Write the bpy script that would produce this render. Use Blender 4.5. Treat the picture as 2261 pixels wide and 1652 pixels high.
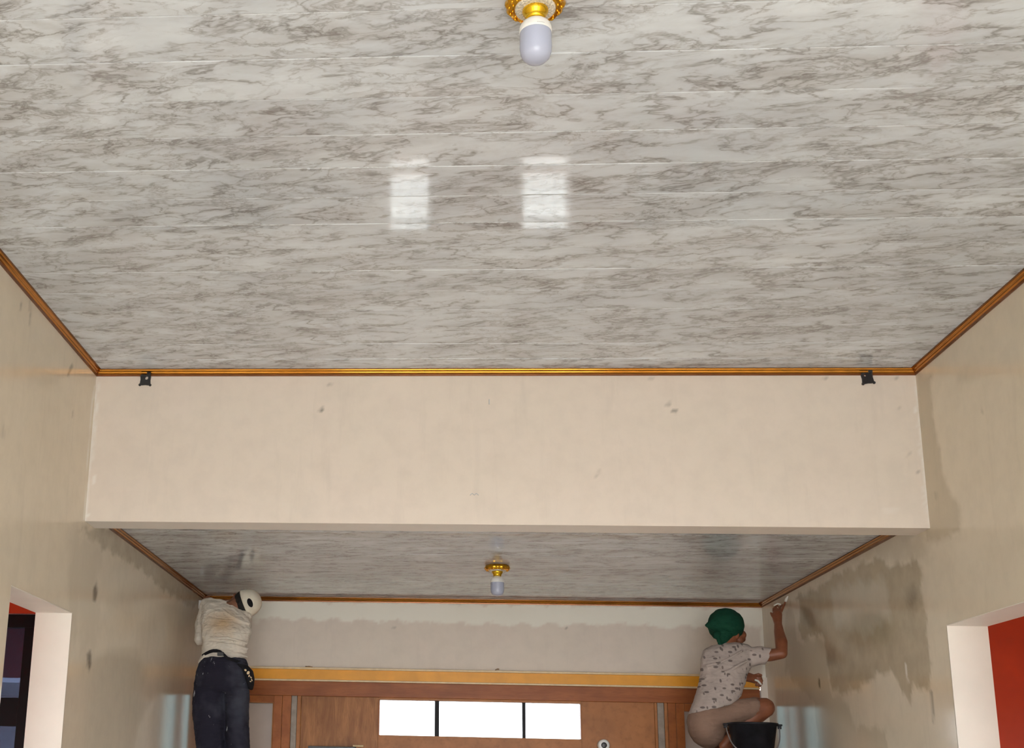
import bpy, bmesh, math, random
import numpy as np
from mathutils import Vector, Matrix

for o in list(bpy.data.objects): bpy.data.objects.remove(o)
SC = bpy.context.scene
COL = SC.collection
random.seed(4)

# ------------------------------------------------------------------ camera
IW, IH = 2261.0, 1652.0
EYE = 1.60
F, PITCH, YAW, ROLL = 2585.0916, 0.2403919, -0.0782884, 0.0247285
CX, CY = 785.994, 1081.593                    # the photograph is a crop: off-centre principal point
c_, s_ = math.cos(YAW), math.sin(YAW)
FWD = Vector((s_*math.cos(PITCH), c_*math.cos(PITCH), math.sin(PITCH)))
RGT = Vector((c_, -s_, 0)); UPV = RGT.cross(FWD)
R2 = RGT*math.cos(ROLL) + UPV*math.sin(ROLL)
U2 = UPV*math.cos(ROLL) - RGT*math.sin(ROLL)
CAM = Vector((0, 0, EYE))
cd = bpy.data.cameras.new('camera'); cam = bpy.data.objects.new('camera', cd); COL.objects.link(cam)
cd.sensor_width = 36; cd.sensor_fit = 'HORIZONTAL'; cd.lens = F/IW*36
cd.shift_x = (IW/2-CX)/IW; cd.shift_y = (CY-IH/2)/IW
cd.clip_start = 0.02; cd.clip_end = 400
m = Matrix((R2, U2, -FWD)).transposed().to_4x4(); m.translation = CAM
cam.matrix_world = m
SC.camera = cam

def ray(u, v): return FWD + R2*((u-CX)/F) - U2*((v-CY)/F)
def at_y(u, v, y): d = ray(u, v); return CAM + d*(y/d.y)
def at_x(u, v, x): d = ray(u, v); return CAM + d*(x/d.x)
def at_z(u, v, z): d = ray(u, v); return CAM + d*((z-EYE)/d.z)
def ppm(P): return F/((P-CAM).dot(FWD))       # pixels per metre at a point

# ------------------------------------------------------------------ light
SC.view_settings.view_transform = 'Standard'; SC.view_settings.look = 'None'
SC.view_settings.gamma = 1; SC.view_settings.use_curve_mapping = False
SC.view_settings.exposure = 4.12
w = bpy.data.worlds.new('sky'); SC.world = w; w.use_nodes = True
bg = w.node_tree.nodes['Background']; bg.inputs[0].default_value = (0.93, 0.965, 1.0, 1); bg.inputs[1].default_value = 1.25

# room dimensions (metres)
XL, XR = -1.8826, 2.4011
YB, YB2, YW, YR = 5.879, 6.060, 9.038, -3.0
HC, ZB, HC2 = 3.70, EYE+1.267, EYE+1.3517
PW = 0.2175                                    # ceiling panel width
WT = 0.19

def portal(name, loc, rot, sx, sy):
    l = bpy.data.lights.new(name, 'AREA'); l.shape = 'RECTANGLE'; l.size = sx; l.size_y = sy
    l.cycles.is_portal = True
    o = bpy.data.objects.new(name, l); COL.objects.link(o); o.location = loc; o.rotation_euler = rot
RX = math.pi/2
portal('daylight_rear_opening_offscreen', (0.3, YR-0.2, 1.35), (RX, 0, 0), 3.4, 2.7)          # faces +y
portal('daylight_back_wall', (0.26, YW+0.16, 1.2), (-RX, 0, 0), 4.2, 2.4)             # faces -y
portal('daylight_side_room_offscreen', (5.55, 4.2, 1.5), (0, RX, 0), 1.0, 1.2)               # faces -x
portal('daylight_bedroom_offscreen', (-5.15, 4.4, 1.5), (0, -RX, 0), 1.2, 1.2)               # faces +x

# ------------------------------------------------------------------ materials
MATS = {}
def newmat(name):
    mt = bpy.data.materials.new(name); mt.use_nodes = True
    MATS[name] = mt
    nt = mt.node_tree
    return mt, nt, nt.nodes['Principled BSDF']
def N(nt, typ, **kw):
    n = nt.nodes.new(typ)
    for k, v in kw.items():
        if k.startswith('i_'): n.inputs[k[2:].replace('_', ' ')].default_value = v
        else: setattr(n, k, v)
    return n
def ramp(nt, src, stops, interp='LINEAR'):
    r = nt.nodes.new('ShaderNodeValToRGB'); e = r.color_ramp.elements; r.color_ramp.interpolation = interp
    while len(e) > 1: e.remove(e[-1])
    for i, (p, c) in enumerate(stops):
        x = e[0] if i == 0 else e.new(p)
        x.position = p; x.color = (c, c, c, 1) if isinstance(c, (int, float)) else (*c, 1)
    nt.links.new(src, r.inputs[0]); return r.outputs[0]
def mix(nt, fac, a, b, mode='MIX'):
    n = nt.nodes.new('ShaderNodeMix'); n.data_type = 'RGBA'; n.blend_type = mode
    for sock, val in ((0, fac), (6, a), (7, b)):
        if hasattr(val, 'is_linked') or isinstance(val, bpy.types.NodeSocket): nt.links.new(val, n.inputs[sock])
        elif sock == 0: n.inputs[0].default_value = val
        else: n.inputs[sock].default_value = (*val, 1)
    return n.outputs[2]
def mapped(nt, scale, coord='Object', rot=(0, 0, 0), off=None):
    tc = nt.nodes.new('ShaderNodeTexCoord'); mp = nt.nodes.new('ShaderNodeMapping')
    mp.inputs['Scale'].default_value = scale; mp.inputs['Rotation'].default_value = rot
    nt.links.new(tc.outputs[coord], mp.inputs['Vector'])
    if off is not None: nt.links.new(off, mp.inputs['Location'])
    return mp.outputs[0]
def noise(nt, vec, scale, detail=4, rough=0.55, dist=0.0):
    n = nt.nodes.new('ShaderNodeTexNoise'); n.inputs['Scale'].default_value = scale
    n.inputs['Detail'].default_value = detail; n.inputs['Roughness'].default_value = rough
    n.inputs['Distortion'].default_value = dist
    nt.links.new(vec, n.inputs['Vector']); return n.outputs[0]
def math_(nt, op, a, b=None, clamp=False):
    n = nt.nodes.new('ShaderNodeMath'); n.operation = op; n.use_clamp = clamp
    for i, v in enumerate((a, b)):
        if v is None: continue
        if isinstance(v, (int, float)): n.inputs[i].default_value = v
        else: nt.links.new(v, n.inputs[i])
    return n.outputs[0]
def bump(nt, bs, h, strength=0.2, dist=0.01):
    b = nt.nodes.new('ShaderNodeBump'); b.inputs['Strength'].default_value = strength; b.inputs['Distance'].default_value = dist
    nt.links.new(h, b.inputs['Height']); nt.links.new(b.outputs[0], bs.inputs['Normal'])
def simple(name, col, rough=0.5, metal=0.0, var=0.06, vscale=20, spec=0.5, bmp=0.0):
    mt, nt, bs = newmat(name)
    v = mapped(nt, (1, 1, 1)); n = noise(nt, v, vscale)
    lo = tuple(max(0, c*(1-var*2)) for c in col); hi = tuple(min(1, c*(1+var*2)) for c in col)
    nt.links.new(ramp(nt, n, [(0.3, lo), (0.7, hi)]), bs.inputs['Base Color'])
    bs.inputs['Roughness'].default_value = rough; bs.inputs['Metallic'].default_value = metal
    bs.inputs['Specular IOR Level'].default_value = spec
    if bmp: bump(nt, bs, n, bmp, 0.004)
    return mt
def s2l(*rgb):
    return tuple(((c/255)/12.92 if c <= 10.3 else ((c/255+0.055)/1.055)**2.4) for c in rgb)

# painted plaster; R = bare grey cement, G = fresh white filler, B = dark marks
def plaster(name, base, cement, white=(0.86, 0.83, 0.76), rough=0.42, tint=(0.60, 0.58, 0.44)):
    mt, nt, bs = newmat(name)
    v = mapped(nt, (1, 1, 1))
    n1 = noise(nt, v, 1.6, 5, 0.6, 0.4); n2 = noise(nt, v, 9, 5, 0.6); n3 = noise(nt, v, 60, 3)
    c = mix(nt, ramp(nt, n1, [(0.35, 0.0), (0.75, 0.55)]), base, tint)
    c = mix(nt, ramp(nt, n2, [(0.42, 0.0), (0.72, 0.22)]), c, tuple(b*0.72 for b in base))
    vs = mapped(nt, (9, 9, 1.1))
    n4 = noise(nt, vs, 1.5, 5, 0.65)
    c = mix(nt, ramp(nt, n4, [(0.55, 0.0), (0.8, 0.30)]), c, tuple(b*0.74 for b in base))
    at = N(nt, 'ShaderNodeVertexColor', layer_name='wear'); sep = nt.nodes.new('ShaderNodeSeparateColor')
    nt.links.new(at.outputs[0], sep.inputs[0])
    cem = mix(nt, ramp(nt, n2, [(0.35, 0.0), (0.65, 1.0)]), cement, tuple(b*1.22 for b in cement))
    c = mix(nt, sep.outputs[0], c, cem)
    c = mix(nt, sep.outputs[1], c, white)
    c = mix(nt, sep.outputs[2], c, (0.115, 0.095, 0.07))
    nt.links.new(c, bs.inputs['Base Color'])
    bs.inputs['Roughness'].default_value = rough
    bump(nt, bs, math_(nt, 'ADD', math_(nt, 'MULTIPLY', n3, 0.25), n2), 0.035, 0.006)
    return mt
plaster('plaster_left', (0.765, 0.67, 0.53), (0.45, 0.385, 0.285), tint=(0.73, 0.63, 0.485), rough=0.125)
plaster('plaster_right', (0.765, 0.67, 0.53), (0.40, 0.325, 0.22), tint=(0.73, 0.63, 0.485), rough=0.125)
plaster('plaster_beam', (0.80, 0.695, 0.605), (0.52, 0.45, 0.36), white=(0.88, 0.83, 0.77), tint=(0.77, 0.69, 0.585), rough=0.6)
plaster('plaster_back', (0.80, 0.695, 0.605), (0.45, 0.42, 0.37), white=(0.93, 0.90, 0.80), tint=(0.77, 0.69, 0.585), rough=0.55)
simple('jamb_paint', (0.82, 0.77, 0.68), 0.55, var=0.02, vscale=4)
simple('orange_paint', (0.60, 0.052, 0.003), 0.5, var=0.04, vscale=5)
simple('white_paint', (0.78, 0.76, 0.72), 0.6, var=0.02, vscale=3)
simple('pavement', (0.34, 0.33, 0.31), 0.85, var=0.15, vscale=2)
simple('black_plastic', (0.012, 0.011, 0.012), 0.42, var=0.2)
simple('black_frame', (0.006, 0.005, 0.006), 0.5, spec=0.2)
simple('handle_grey', (0.20, 0.17, 0.165), 0.5)
simple('bucket_black', (0.009, 0.009, 0.012), 0.5, var=0.25, vscale=14, spec=0.25)
simple('white_plastic', (0.82, 0.82, 0.80), 0.35, var=0.01)
simple('bulb_diffuser', (0.44, 0.47, 0.60), 0.12, var=0.01)
simple('ring_crystal', (0.62, 0.57, 0.47), 0.3, var=0.25, vscale=180)
simple('steel', (0.55, 0.55, 0.55), 0.35, 0.9)
simple('grey_strip', (0.33, 0.27, 0.22), 0.5, var=0.1)
simple('yellow_trim', (0.86, 0.37, 0.008), 0.42, var=0.05, vscale=6)
simple('cream_edge', (0.80, 0.62, 0.38), 0.4, var=0.05)
simple('scaffold_wood', (0.35, 0.22, 0.12), 0.8, var=0.2, vscale=8)
simple('pale_wood', (0.68, 0.50, 0.28), 0.6, var=0.1)
simple('frosted_grey', (0.50, 0.41, 0.355), 0.3, var=0.06, vscale=3)
simple('putty', (0.80, 0.78, 0.72), 0.7, var=0.06, vscale=60)
simple('maroon_soffit', (0.34, 0.13, 0.12), 0.7)
simple('hair_black', (0.010, 0.008, 0.007), 0.75, var=0.3, vscale=120)
simple('leaf_far', (0.12, 0.22, 0.05), 0.8, var=0.4, vscale=6)

def gold(name, col, rough, metal=0.85):
    mt, nt, bs = newmat(name)
    v = mapped(nt, (1, 1, 1)); n = noise(nt, v, 14, 3)
    nt.links.new(ramp(nt, n, [(0.3, tuple(c*0.8 for c in col)), (0.7, col)]), bs.inputs['Base Color'])
    bs.inputs['Metallic'].default_value = metal; bs.inputs['Roughness'].default_value = rough
gold('gold_leaf', (0.95, 0.50, 0.035), 0.22, 1.0)
gold('gold_trim', (0.47, 0.185, 0.022), 0.12, 0.88); gold('trim_brown', (0.20, 0.058, 0.006), 0.25, 0.45)
gold('brass', (0.98, 0.62, 0.04), 0.14, 1.0)

def wood(name, dark, light, scale=(2, 2, 24), rough=0.45, tone=(0, 0, 0)):
    mt, nt, bs = newmat(name)
    v = mapped(nt, scale)
    a = noise(nt, v, 1.6, 6, 0.6, 0.8); b = noise(nt, mapped(nt, tuple(s*5 for s in scale)), 1.5, 4, 0.6)
    k = noise(nt, mapped(nt, (1, 1, 1)), 3.0, 3)
    c = mix(nt, ramp(nt, a, [(0.3, 0.0), (0.7, 1.0)]), dark, light)
    c = mix(nt, ramp(nt, b, [(0.5, 0.0), (0.75, 0.45)]), c, tuple(x*0.6 for x in dark))
    c = mix(nt, ramp(nt, k, [(0.5, 0.0), (0.72, 0.5)]), c, tuple(x*0.55 for x in dark))
    nt.links.new(c, bs.inputs['Base Color']); bs.inputs['Roughness'].default_value = rough; bs.inputs['Specular IOR Level'].default_value = 0.22
    bump(nt, bs, b, 0.08, 0.002)
wood('wood_frame', (0.31, 0.088, 0.022), (0.45, 0.145, 0.040), (3, 3, 3), 0.38)
wood('wood_frame_h', (0.30, 0.086, 0.024), (0.42, 0.135, 0.040), (1.5, 12, 12), 0.38)
wood('plywood', (0.27, 0.105, 0.036), (0.50, 0.215, 0.078), (14, 3, 2.0), 0.42)
wood('plywood_light', (0.40, 0.155, 0.050), (0.50, 0.205, 0.070), (3, 3, 3), 0.40)

# marble-print PVC panel: veins run along x, each panel shifted by its own random offset
def marble():
    mt, nt, bs = newmat('marble_pvc')
    oi = nt.nodes.new('ShaderNodeObjectInfo'); cb = nt.nodes.new('ShaderNodeCombineXYZ')
    nt.links.new(math_(nt, 'MULTIPLY', oi.outputs['Random'], 7.0), cb.inputs[0])
    zoff = math_(nt, 'MULTIPLY', math_(nt, 'ROUND', math_(nt, 'MULTIPLY', oi.outputs['Random'], 2.0)), 3.7)
    nt.links.new(zoff, cb.inputs[2])
    rot = mapped(nt, (1, 1, 1), rot=(0, 0, 0.13))
    mp2 = nt.nodes.new('ShaderNodeMapping'); mp2.inputs['Scale'].default_value = (0.64, 1.55, 1.0)
    nt.links.new(rot, mp2.inputs['Vector']); nt.links.new(cb.outputs[0], mp2.inputs['Location']); v = mp2.outputs[0]
    def warp(vec, sc, amt):
        n = nt.nodes.new('ShaderNodeTexNoise'); n.inputs['Scale'].default_value = sc; n.inputs['Detail'].default_value = 4
        nt.links.new(vec, n.inputs['Vector'])
        a = nt.nodes.new('ShaderNodeVectorMath'); a.operation = 'SUBTRACT'; a.inputs[1].default_value = (.5, .5, .5)
        nt.links.new(n.outputs['Color'], a.inputs[0])
        b = nt.nodes.new('ShaderNodeVectorMath'); b.operation = 'SCALE'; b.inputs['Scale'].default_value = amt
        nt.links.new(a.outputs[0], b.inputs[0])
        d = nt.nodes.new('ShaderNodeVectorMath'); d.operation = 'ADD'
        nt.links.new(vec, d.inputs[0]); nt.links.new(b.outputs[0], d.inputs[1]); return d.outputs[0]
    w1 = warp(v, 4.0, 0.20)
    def ridge(vec, sc, det, rg=0.55):
        n = noise(nt, vec, sc, det, rg)
        return math_(nt, 'ABSOLUTE', math_(nt, 'SUBTRACT', n, 0.5))
    r1 = ridge(w1, 4.6, 5, 0.6); r2 = ridge(w1, 9.0, 5, 0.62)
    cl = noise(nt, w1, 3.4, 5, 0.6); cl2 = noise(nt, v, 7.0, 4, 0.6)
    soft = ramp(nt, r1, [(0.0, 0.9), (0.045, 0.42), (0.14, 0.0)])
    thin = ramp(nt, r1, [(0.0, 1.0), (0.013, 0.55), (0.028, 0.0)])
    thin2 = ramp(nt, r2, [(0.0, 1.0), (0.016, 0.5), (0.04, 0.0)])
    gate = ramp(nt, cl, [(0.38, 0.0), (0.56, 1.0)])
    gate2 = ramp(nt, cl2, [(0.36, 0.12), (0.58, 1.0)])
    base = mix(nt, ramp(nt, noise(nt, v, 2.6, 4), [(0.35, 0.0), (0.7, 1.0)]), (0.645, 0.68, 0.725), (0.80, 0.845, 0.89))
    c = mix(nt, math_(nt, 'MULTIPLY', ramp(nt, cl, [(0.46, 0.0), (0.68, 1.0)]), 0.50), base, (0.47, 0.455, 0.45))
    c = mix(nt, math_(nt, 'MULTIPLY', soft, math_(nt, 'MULTIPLY', gate2, 0.46)), c, (0.34, 0.32, 0.31))
    c = mix(nt, math_(nt, 'MULTIPLY', thin2, math_(nt, 'MULTIPLY', gate, 0.52)), c, (0.22, 0.195, 0.175))
    c = mix(nt, math_(nt, 'MULTIPLY', thin, math_(nt, 'MULTIPLY', gate2, 0.58)), c, (0.19, 0.17, 0.155))
    nt.links.new(c, bs.inputs['Base Color'])
    bs.inputs['Roughness'].default_value = 0.075
    bs.inputs['Specular IOR Level'].default_value = 0.5
marble()

def glass(name, tint=(1, 1, 1), rough=0.0):
    mt, nt, bs = newmat(name)
    nt.nodes.remove(bs)
    out = nt.nodes['Material Output']
    t = nt.nodes.new('ShaderNodeBsdfTransparent'); t.inputs[0].default_value = (*tint, 1)
    g = nt.nodes.new('ShaderNodeBsdfGlossy'); g.inputs['Roughness'].default_value = rough
    fr = nt.nodes.new('ShaderNodeFresnel'); fr.inputs[0].default_value = 1.45
    mx = nt.nodes.new('ShaderNodeMixShader')
    nt.links.new(fr.outputs[0], mx.inputs[0]); nt.links.new(t.outputs[0], mx.inputs[1]); nt.links.new(g.outputs[0], mx.inputs[2])
    nt.links.new(mx.outputs[0], out.inputs[0])
glass('clear_glass', (0.93, 0.96, 0.97)); glass('tinted_glass', (0.12, 0.14, 0.185)); glass('film_glass', (0.16, 0.20, 0.205)); glass('transom_glass', (0.46, 0.47, 0.475))

# cloth
def cloth(name, base, stain=None, stain_c=None, stain_r=0.1, rough=0.85, bs_=0.5):
    mt, nt, bs = newmat(name)
    v = mapped(nt, (1, 1, 1)); n1 = noise(nt, v, 9, 5, 0.6); n2 = noise(nt, v, 45, 4)
    c = mix(nt, ramp(nt, n1, [(0.35, 0.0), (0.7, 1.0)]), base, tuple(b*0.82 for b in base))
    if stain:
        tc = nt.nodes.new('ShaderNodeTexCoord')
        d = nt.nodes.new('ShaderNodeVectorMath'); d.operation = 'DISTANCE'; d.inputs[1].default_value = stain_c
        nt.links.new(tc.outputs['Object'], d.inputs[0])
        dd = math_(nt, 'ADD', d.outputs['Value'], math_(nt, 'MULTIPLY', math_(nt, 'SUBTRACT', n1, 0.5), 0.16))
        c = mix(nt, ramp(nt, dd, [(0.0, 0.75), (stain_r, 0.0)]), c, stain)
    nt.links.new(c, bs.inputs['Base Color']); bs.inputs['Roughness'].default_value = rough
    bs.inputs['Specular IOR Level'].default_value = 0.25
    w_ = noise(nt, mapped(nt, (4, 4, 17), rot=(0, 0.35, 0)), 1.6, 4, 0.5, 1.0)
    bump(nt, bs, math_(nt, 'ADD', w_, math_(nt, 'MULTIPLY', n2, 0.15)), bs_, 0.022)
    return mt
cloth('jeans', (0.019, 0.0175, 0.030), rough=0.9)
cloth('tan_shorts', (0.30, 0.19, 0.14))
cloth('green_wrap', (0.004, 0.056, 0.030), bs_=0.5)
cloth('cap_white', (0.88, 0.81, 0.67), bs_=0.1)
cloth('black_cloth', (0.012, 0.011, 0.014), bs_=0.3)

def jeans_splatter():
    nt = MATS['jeans'].node_tree; bs = nt.nodes['Principled BSDF']
    src = bs.inputs['Base Color'].links[0].from_socket
    n = noise(nt, mapped(nt, (1, 1, 0.45)), 30, 3, 0.6)
    k = noise(nt, mapped(nt, (1, 1, 1)), 4.0, 3)
    c = mix(nt, math_(nt, 'MULTIPLY', ramp(nt, k, [(0.45, 0.0), (0.7, 1.0)]), 0.55), src, (0.085, 0.095, 0.125))
    c = mix(nt, ramp(nt, n, [(0.675, 0.0), (0.72, 0.75)]), c, (0.55, 0.57, 0.62))
    nt.links.new(c, bs.inputs['Base Color'])
jeans_splatter()

def print_shirt():
    mt = cloth('printed_shirt', (0.52, 0.44, 0.40), bs_=0.35); nt = mt.node_tree; bs = nt.nodes['Principled BSDF']
    src = bs.inputs['Base Color'].links[0].from_socket
    v = mapped(nt, (17, 1.2, 31), rot=(0, 0.6, 0))
    vo = nt.nodes.new('ShaderNodeTexVoronoi'); vo.inputs['Scale'].default_value = 1.0; vo.inputs['Randomness'].default_value = 1.0
    nt.links.new(v, vo.inputs['Vector'])
    v2 = mapped(nt, (31, 1.2, 17), rot=(0, -0.5, 0))
    vo2 = nt.nodes.new('ShaderNodeTexVoronoi'); vo2.inputs['Scale'].default_value = 1.0; nt.links.new(v2, vo2.inputs['Vector'])
    m1 = ramp(nt, vo.outputs['Distance'], [(0.21, 1.0), (0.29, 0.0)])
    m2 = ramp(nt, vo2.outputs['Distance'], [(0.17, 1.0), (0.25, 0.0)])
    mk = math_(nt, 'MAXIMUM', m1, m2)
    c = mix(nt, math_(nt, 'MULTIPLY', mk, 0.85), src, (0.13, 0.10, 0.095))
    nt.links.new(c, bs.inputs['Base Color'])
print_shirt()

def skin(name, col):
    mt, nt, bs = newmat(name)
    v = mapped(nt, (1, 1, 1)); n = noise(nt, v, 14, 4)
    nt.links.new(ramp(nt, n, [(0.3, tuple(c*0.75 for c in col)), (0.7, col)]), bs.inputs['Base Color'])
    bs.inputs['Roughness'].default_value = 0.5
    bs.inputs['Subsurface Weight'].default_value = 0.0
skin('skin_brown', (0.29, 0.095, 0.044)); skin('skin_tan', (0.30, 0.13, 0.075))

# ------------------------------------------------------------------ mesh helpers
def link(o, parent=None):
    COL.objects.link(o)
    if parent is not None: o.parent = parent
    return o
def mesh_obj(name, bm, mat, parent=None, smooth=False, loc=None):
    me = bpy.data.meshes.new(name); bmesh.ops.recalc_face_normals(bm, faces=bm.faces); bm.to_mesh(me); bm.free()
    me.materials.append(MATS[mat])
    if smooth:
        for p in me.polygons: p.use_smooth = True
    o = bpy.data.objects.new(name, me)
    if loc is not None: o.location = loc
    return link(o, parent)
def box(bm, x0, x1, y0, y1, z0, z1, bev=0.0):
    vs = [bm.verts.new(p) for p in ((x0,y0,z0),(x1,y0,z0),(x1,y1,z0),(x0,y1,z0),(x0,y0,z1),(x1,y0,z1),(x1,y1,z1),(x0,y1,z1))]
    fs = [bm.faces.new([vs[i] for i in q]) for q in ((0,3,2,1),(4,5,6,7),(0,1,5,4),(1,2,6,5),(2,3,7,6),(3,0,4,7))]
    if bev:
        es = {e for f in fs for e in f.edges}
        bmesh.ops.bevel(bm, geom=list(es), offset=bev, segments=2, affect='EDGES', profile=0.5)
def boxes(name, lst, mat, parent=None, bev=0.0):
    bm = bmesh.new()
    for b in lst: box(bm, *b, bev=bev)
    return mesh_obj(name, bm, mat, parent)
def ebox(name, mat, parent, *b, bev=0.003): return boxes(name, [b], mat, parent, bev)
def struct(o): o['kind'] = 'structure'; return o
def tag(o, label, cat, group=None):
    o['label'] = label; o['category'] = cat
    if group: o['group'] = group
    return o
def empty(name, loc):
    o = bpy.data.objects.new(name, None); o.empty_display_size = 0.1; o.location = loc; return link(o)
def adopt(o, parent):      # parent keeping world placement (parts are built in world coordinates)
    o.parent = parent; o.matrix_parent_inverse = Matrix.Translation(parent.location).inverted(); return o
def lathe(bm, prof, seg=40, cx=0, cy=0, lobes=0, amp=0):
    rings = []
    for (r, z, k) in [(p+(0,))[:3] for p in prof]:
        ring = []
        for i in range(seg):
            a = 2*math.pi*i/seg; rr = r*(1 + (amp*k*math.cos(lobes*a) if lobes else 0))
            ring.append(bm.verts.new((cx+rr*math.cos(a), cy+rr*math.sin(a), z)))
        rings.append(ring)
    for a, b in zip(rings, rings[1:]):
        for i in range(seg): bm.faces.new((a[i], a[(i+1) % seg], b[(i+1) % seg], b[i]))
    bm.faces.new(rings[0][::-1]); bm.faces.new(rings[-1])

# walls with wear painted per vertex --------------------------------------------------
def inpoly(P, poly):
    x, y = P[:, 0], P[:, 1]; r = np.zeros(len(P), bool); n = len(poly); j = n-1
    for i in range(n):
        xi, yi = poly[i]; xj, yj = poly[j]
        cnd = ((yi > y) != (yj > y)) & (x < (xj-xi)*(y-yi)/((yj-yi) if yj != yi else 1e-9)+xi)
        r ^= cnd; j = i
    return r
def wnoise(P, f, seed):
    rs = np.random.RandomState(seed); o = np.zeros(len(P))
    for k in range(7):
        a = rs.uniform(0, 2*np.pi); ff = f*(1.0+0.9*k*rs.uniform(0.6, 1.2)); ph = rs.uniform(0, 6.28)
        o += np.sin((P[:, 0]*np.cos(a)+P[:, 1]*np.sin(a))*ff+ph)/(1+0.7*k)
    return o
def add_wear(me, verts2, polys):
    """verts2: (n,2) wall coordinates; polys: list of (channel, weight, polygon2, jitter, soft)"""
    col = np.zeros((len(verts2), 4), np.float32); col[:, 3] = 1
    for k, (ch, wgt, poly, jit, soft) in enumerate(polys):
        acc = np.zeros(len(verts2))
        offs = [(0, 0)] if soft == 0 else [(soft*math.cos(t), soft*math.sin(t)) for t in np.linspace(0, 6.28, 7)[:-1]]+[(0, 0)]
        Q = verts2 + np.stack([wnoise(verts2, 30, 11+k), wnoise(verts2, 30, 77+k)], 1)*jit
        for o in offs: acc += inpoly(Q+np.array(o), poly)
        col[:, ch] = np.maximum(col[:, ch], wgt*acc/len(offs))
    a = me.color_attributes.new('wear', 'FLOAT_COLOR', 'POINT')
    a.data.foreach_set('color', col.ravel())
def grid_face(axis, pos, u0, u1, z0, z1, step):
    """vertical grid: axis 'x' -> plane x=pos spanning y,z ; axis 'y' -> plane y=pos spanning x,z"""
    nu = max(1, int(round((u1-u0)/step))); nz = max(1, int(round((z1-z0)/step)))
    us = np.linspace(u0, u1, nu+1); zs = np.linspace(z0, z1, nz+1)
    UU, ZZ = np.meshgrid(us, zs); UU = UU.ravel(); ZZ = ZZ.ravel()
    V = np.stack([np.full_like(UU, pos), UU, ZZ], 1) if axis == 'x' else np.stack([UU, np.full_like(UU, pos), ZZ], 1)
    i = np.arange(nu)[None, :]+np.arange(nz)[:, None]*(nu+1); i = i.ravel()
    Fq = np.stack([i, i+1, i+nu+2, i+nu+1], 1)
    return V, Fq
def worn_wall(name, mat, axis, grids, solids, wear, flip=False):
    Vs, Fs, n = [], [], 0
    for g in grids:
        V, Fq = grid_face(axis, *g); Vs.append(V); Fs.append(Fq+n); n += len(V)
    for b in solids:
        x0, x1, y0, y1, z0, z1 = b
        V = np.array(((x0,y0,z0),(x1,y0,z0),(x1,y1,z0),(x0,y1,z0),(x0,y0,z1),(x1,y0,z1),(x1,y1,z1),(x0,y1,z1)), float)
        q = np.array(((0,3,2,1),(4,5,6,7),(0,1,5,4),(1,2,6,5),(2,3,7,6),(3,0,4,7)))
        Vs.append(V); Fs.append(q+n); n += 8
    V = np.concatenate(Vs); Fq = np.concatenate(Fs)
    me = bpy.data.meshes.new(name); me.from_pydata(V.tolist(), [], Fq.tolist())
    add_wear(me, V[:, (1, 2)] if axis == 'x' else V[:, (0, 2)], wear)
    me.materials.append(MATS[mat]); o = bpy.data.objects.new(name, me); struct(o); return link(o)
def px(axis, pos, pts, ox=0, oy=0, sc=1.0):
    r = []
    for (u, v) in pts:
        P = at_x(ox+u/sc, oy+v/sc, pos) if axis == 'x' else at_y(ox+u/sc, oy+v/sc, pos)
        r.append((P.y, P.z) if axis == 'x' else (P.x, P.z))
    return r
def oval(axis, pos, u, v, ru, rv, n=14, tilt=0):
    return px(axis, pos, [(u+ru*math.cos(t)*math.cos(tilt)-rv*math.sin(t)*math.sin(tilt), v+ru*math.cos(t)*math.sin(tilt)+rv*math.sin(t)*math.cos(tilt)) for t in [2*math.pi*i/n for i in range(n)]])

# ------------------------------------------------------------------ structure
E_ = 0.002
DY0, DY1, DZ = 4.93, 5.80, EYE+0.775           # side door openings, same on both walls
floor = struct(boxes('floor', [(-6.5, 7.0, YR-0.2, YW+0.2, -0.1, 0.0)], 'white_paint'))
# glossy floor tiles by material
mt, nt, bs = newmat('floor_tile')
br = nt.nodes.new('ShaderNodeTexBrick'); br.offset = 0; br.inputs['Scale'].default_value = 1
br.inputs['Brick Width'].default_value = 0.6; br.inputs['Row Height'].default_value = 0.6; br.inputs['Mortar Size'].default_value = 0.006
br.inputs['Color1'].default_value = (.76, .73, .68, 1); br.inputs['Color2'].default_value = (.73, .70, .65, 1); br.inputs['Mortar'].default_value = (.3, .28, .25, 1)
nt.links.new(mapped(nt, (1, 1, 1)), br.inputs['Vector']); nt.links.new(br.outputs[0], bs.inputs['Base Color']); bs.inputs['Roughness'].default_value = 0.18
floor.data.materials.clear(); floor.data.materials.append(mt)
ground = struct(boxes('ground', [(-60, 60, -60, 60, -0.25, -0.12)], 'pavement'))

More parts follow.
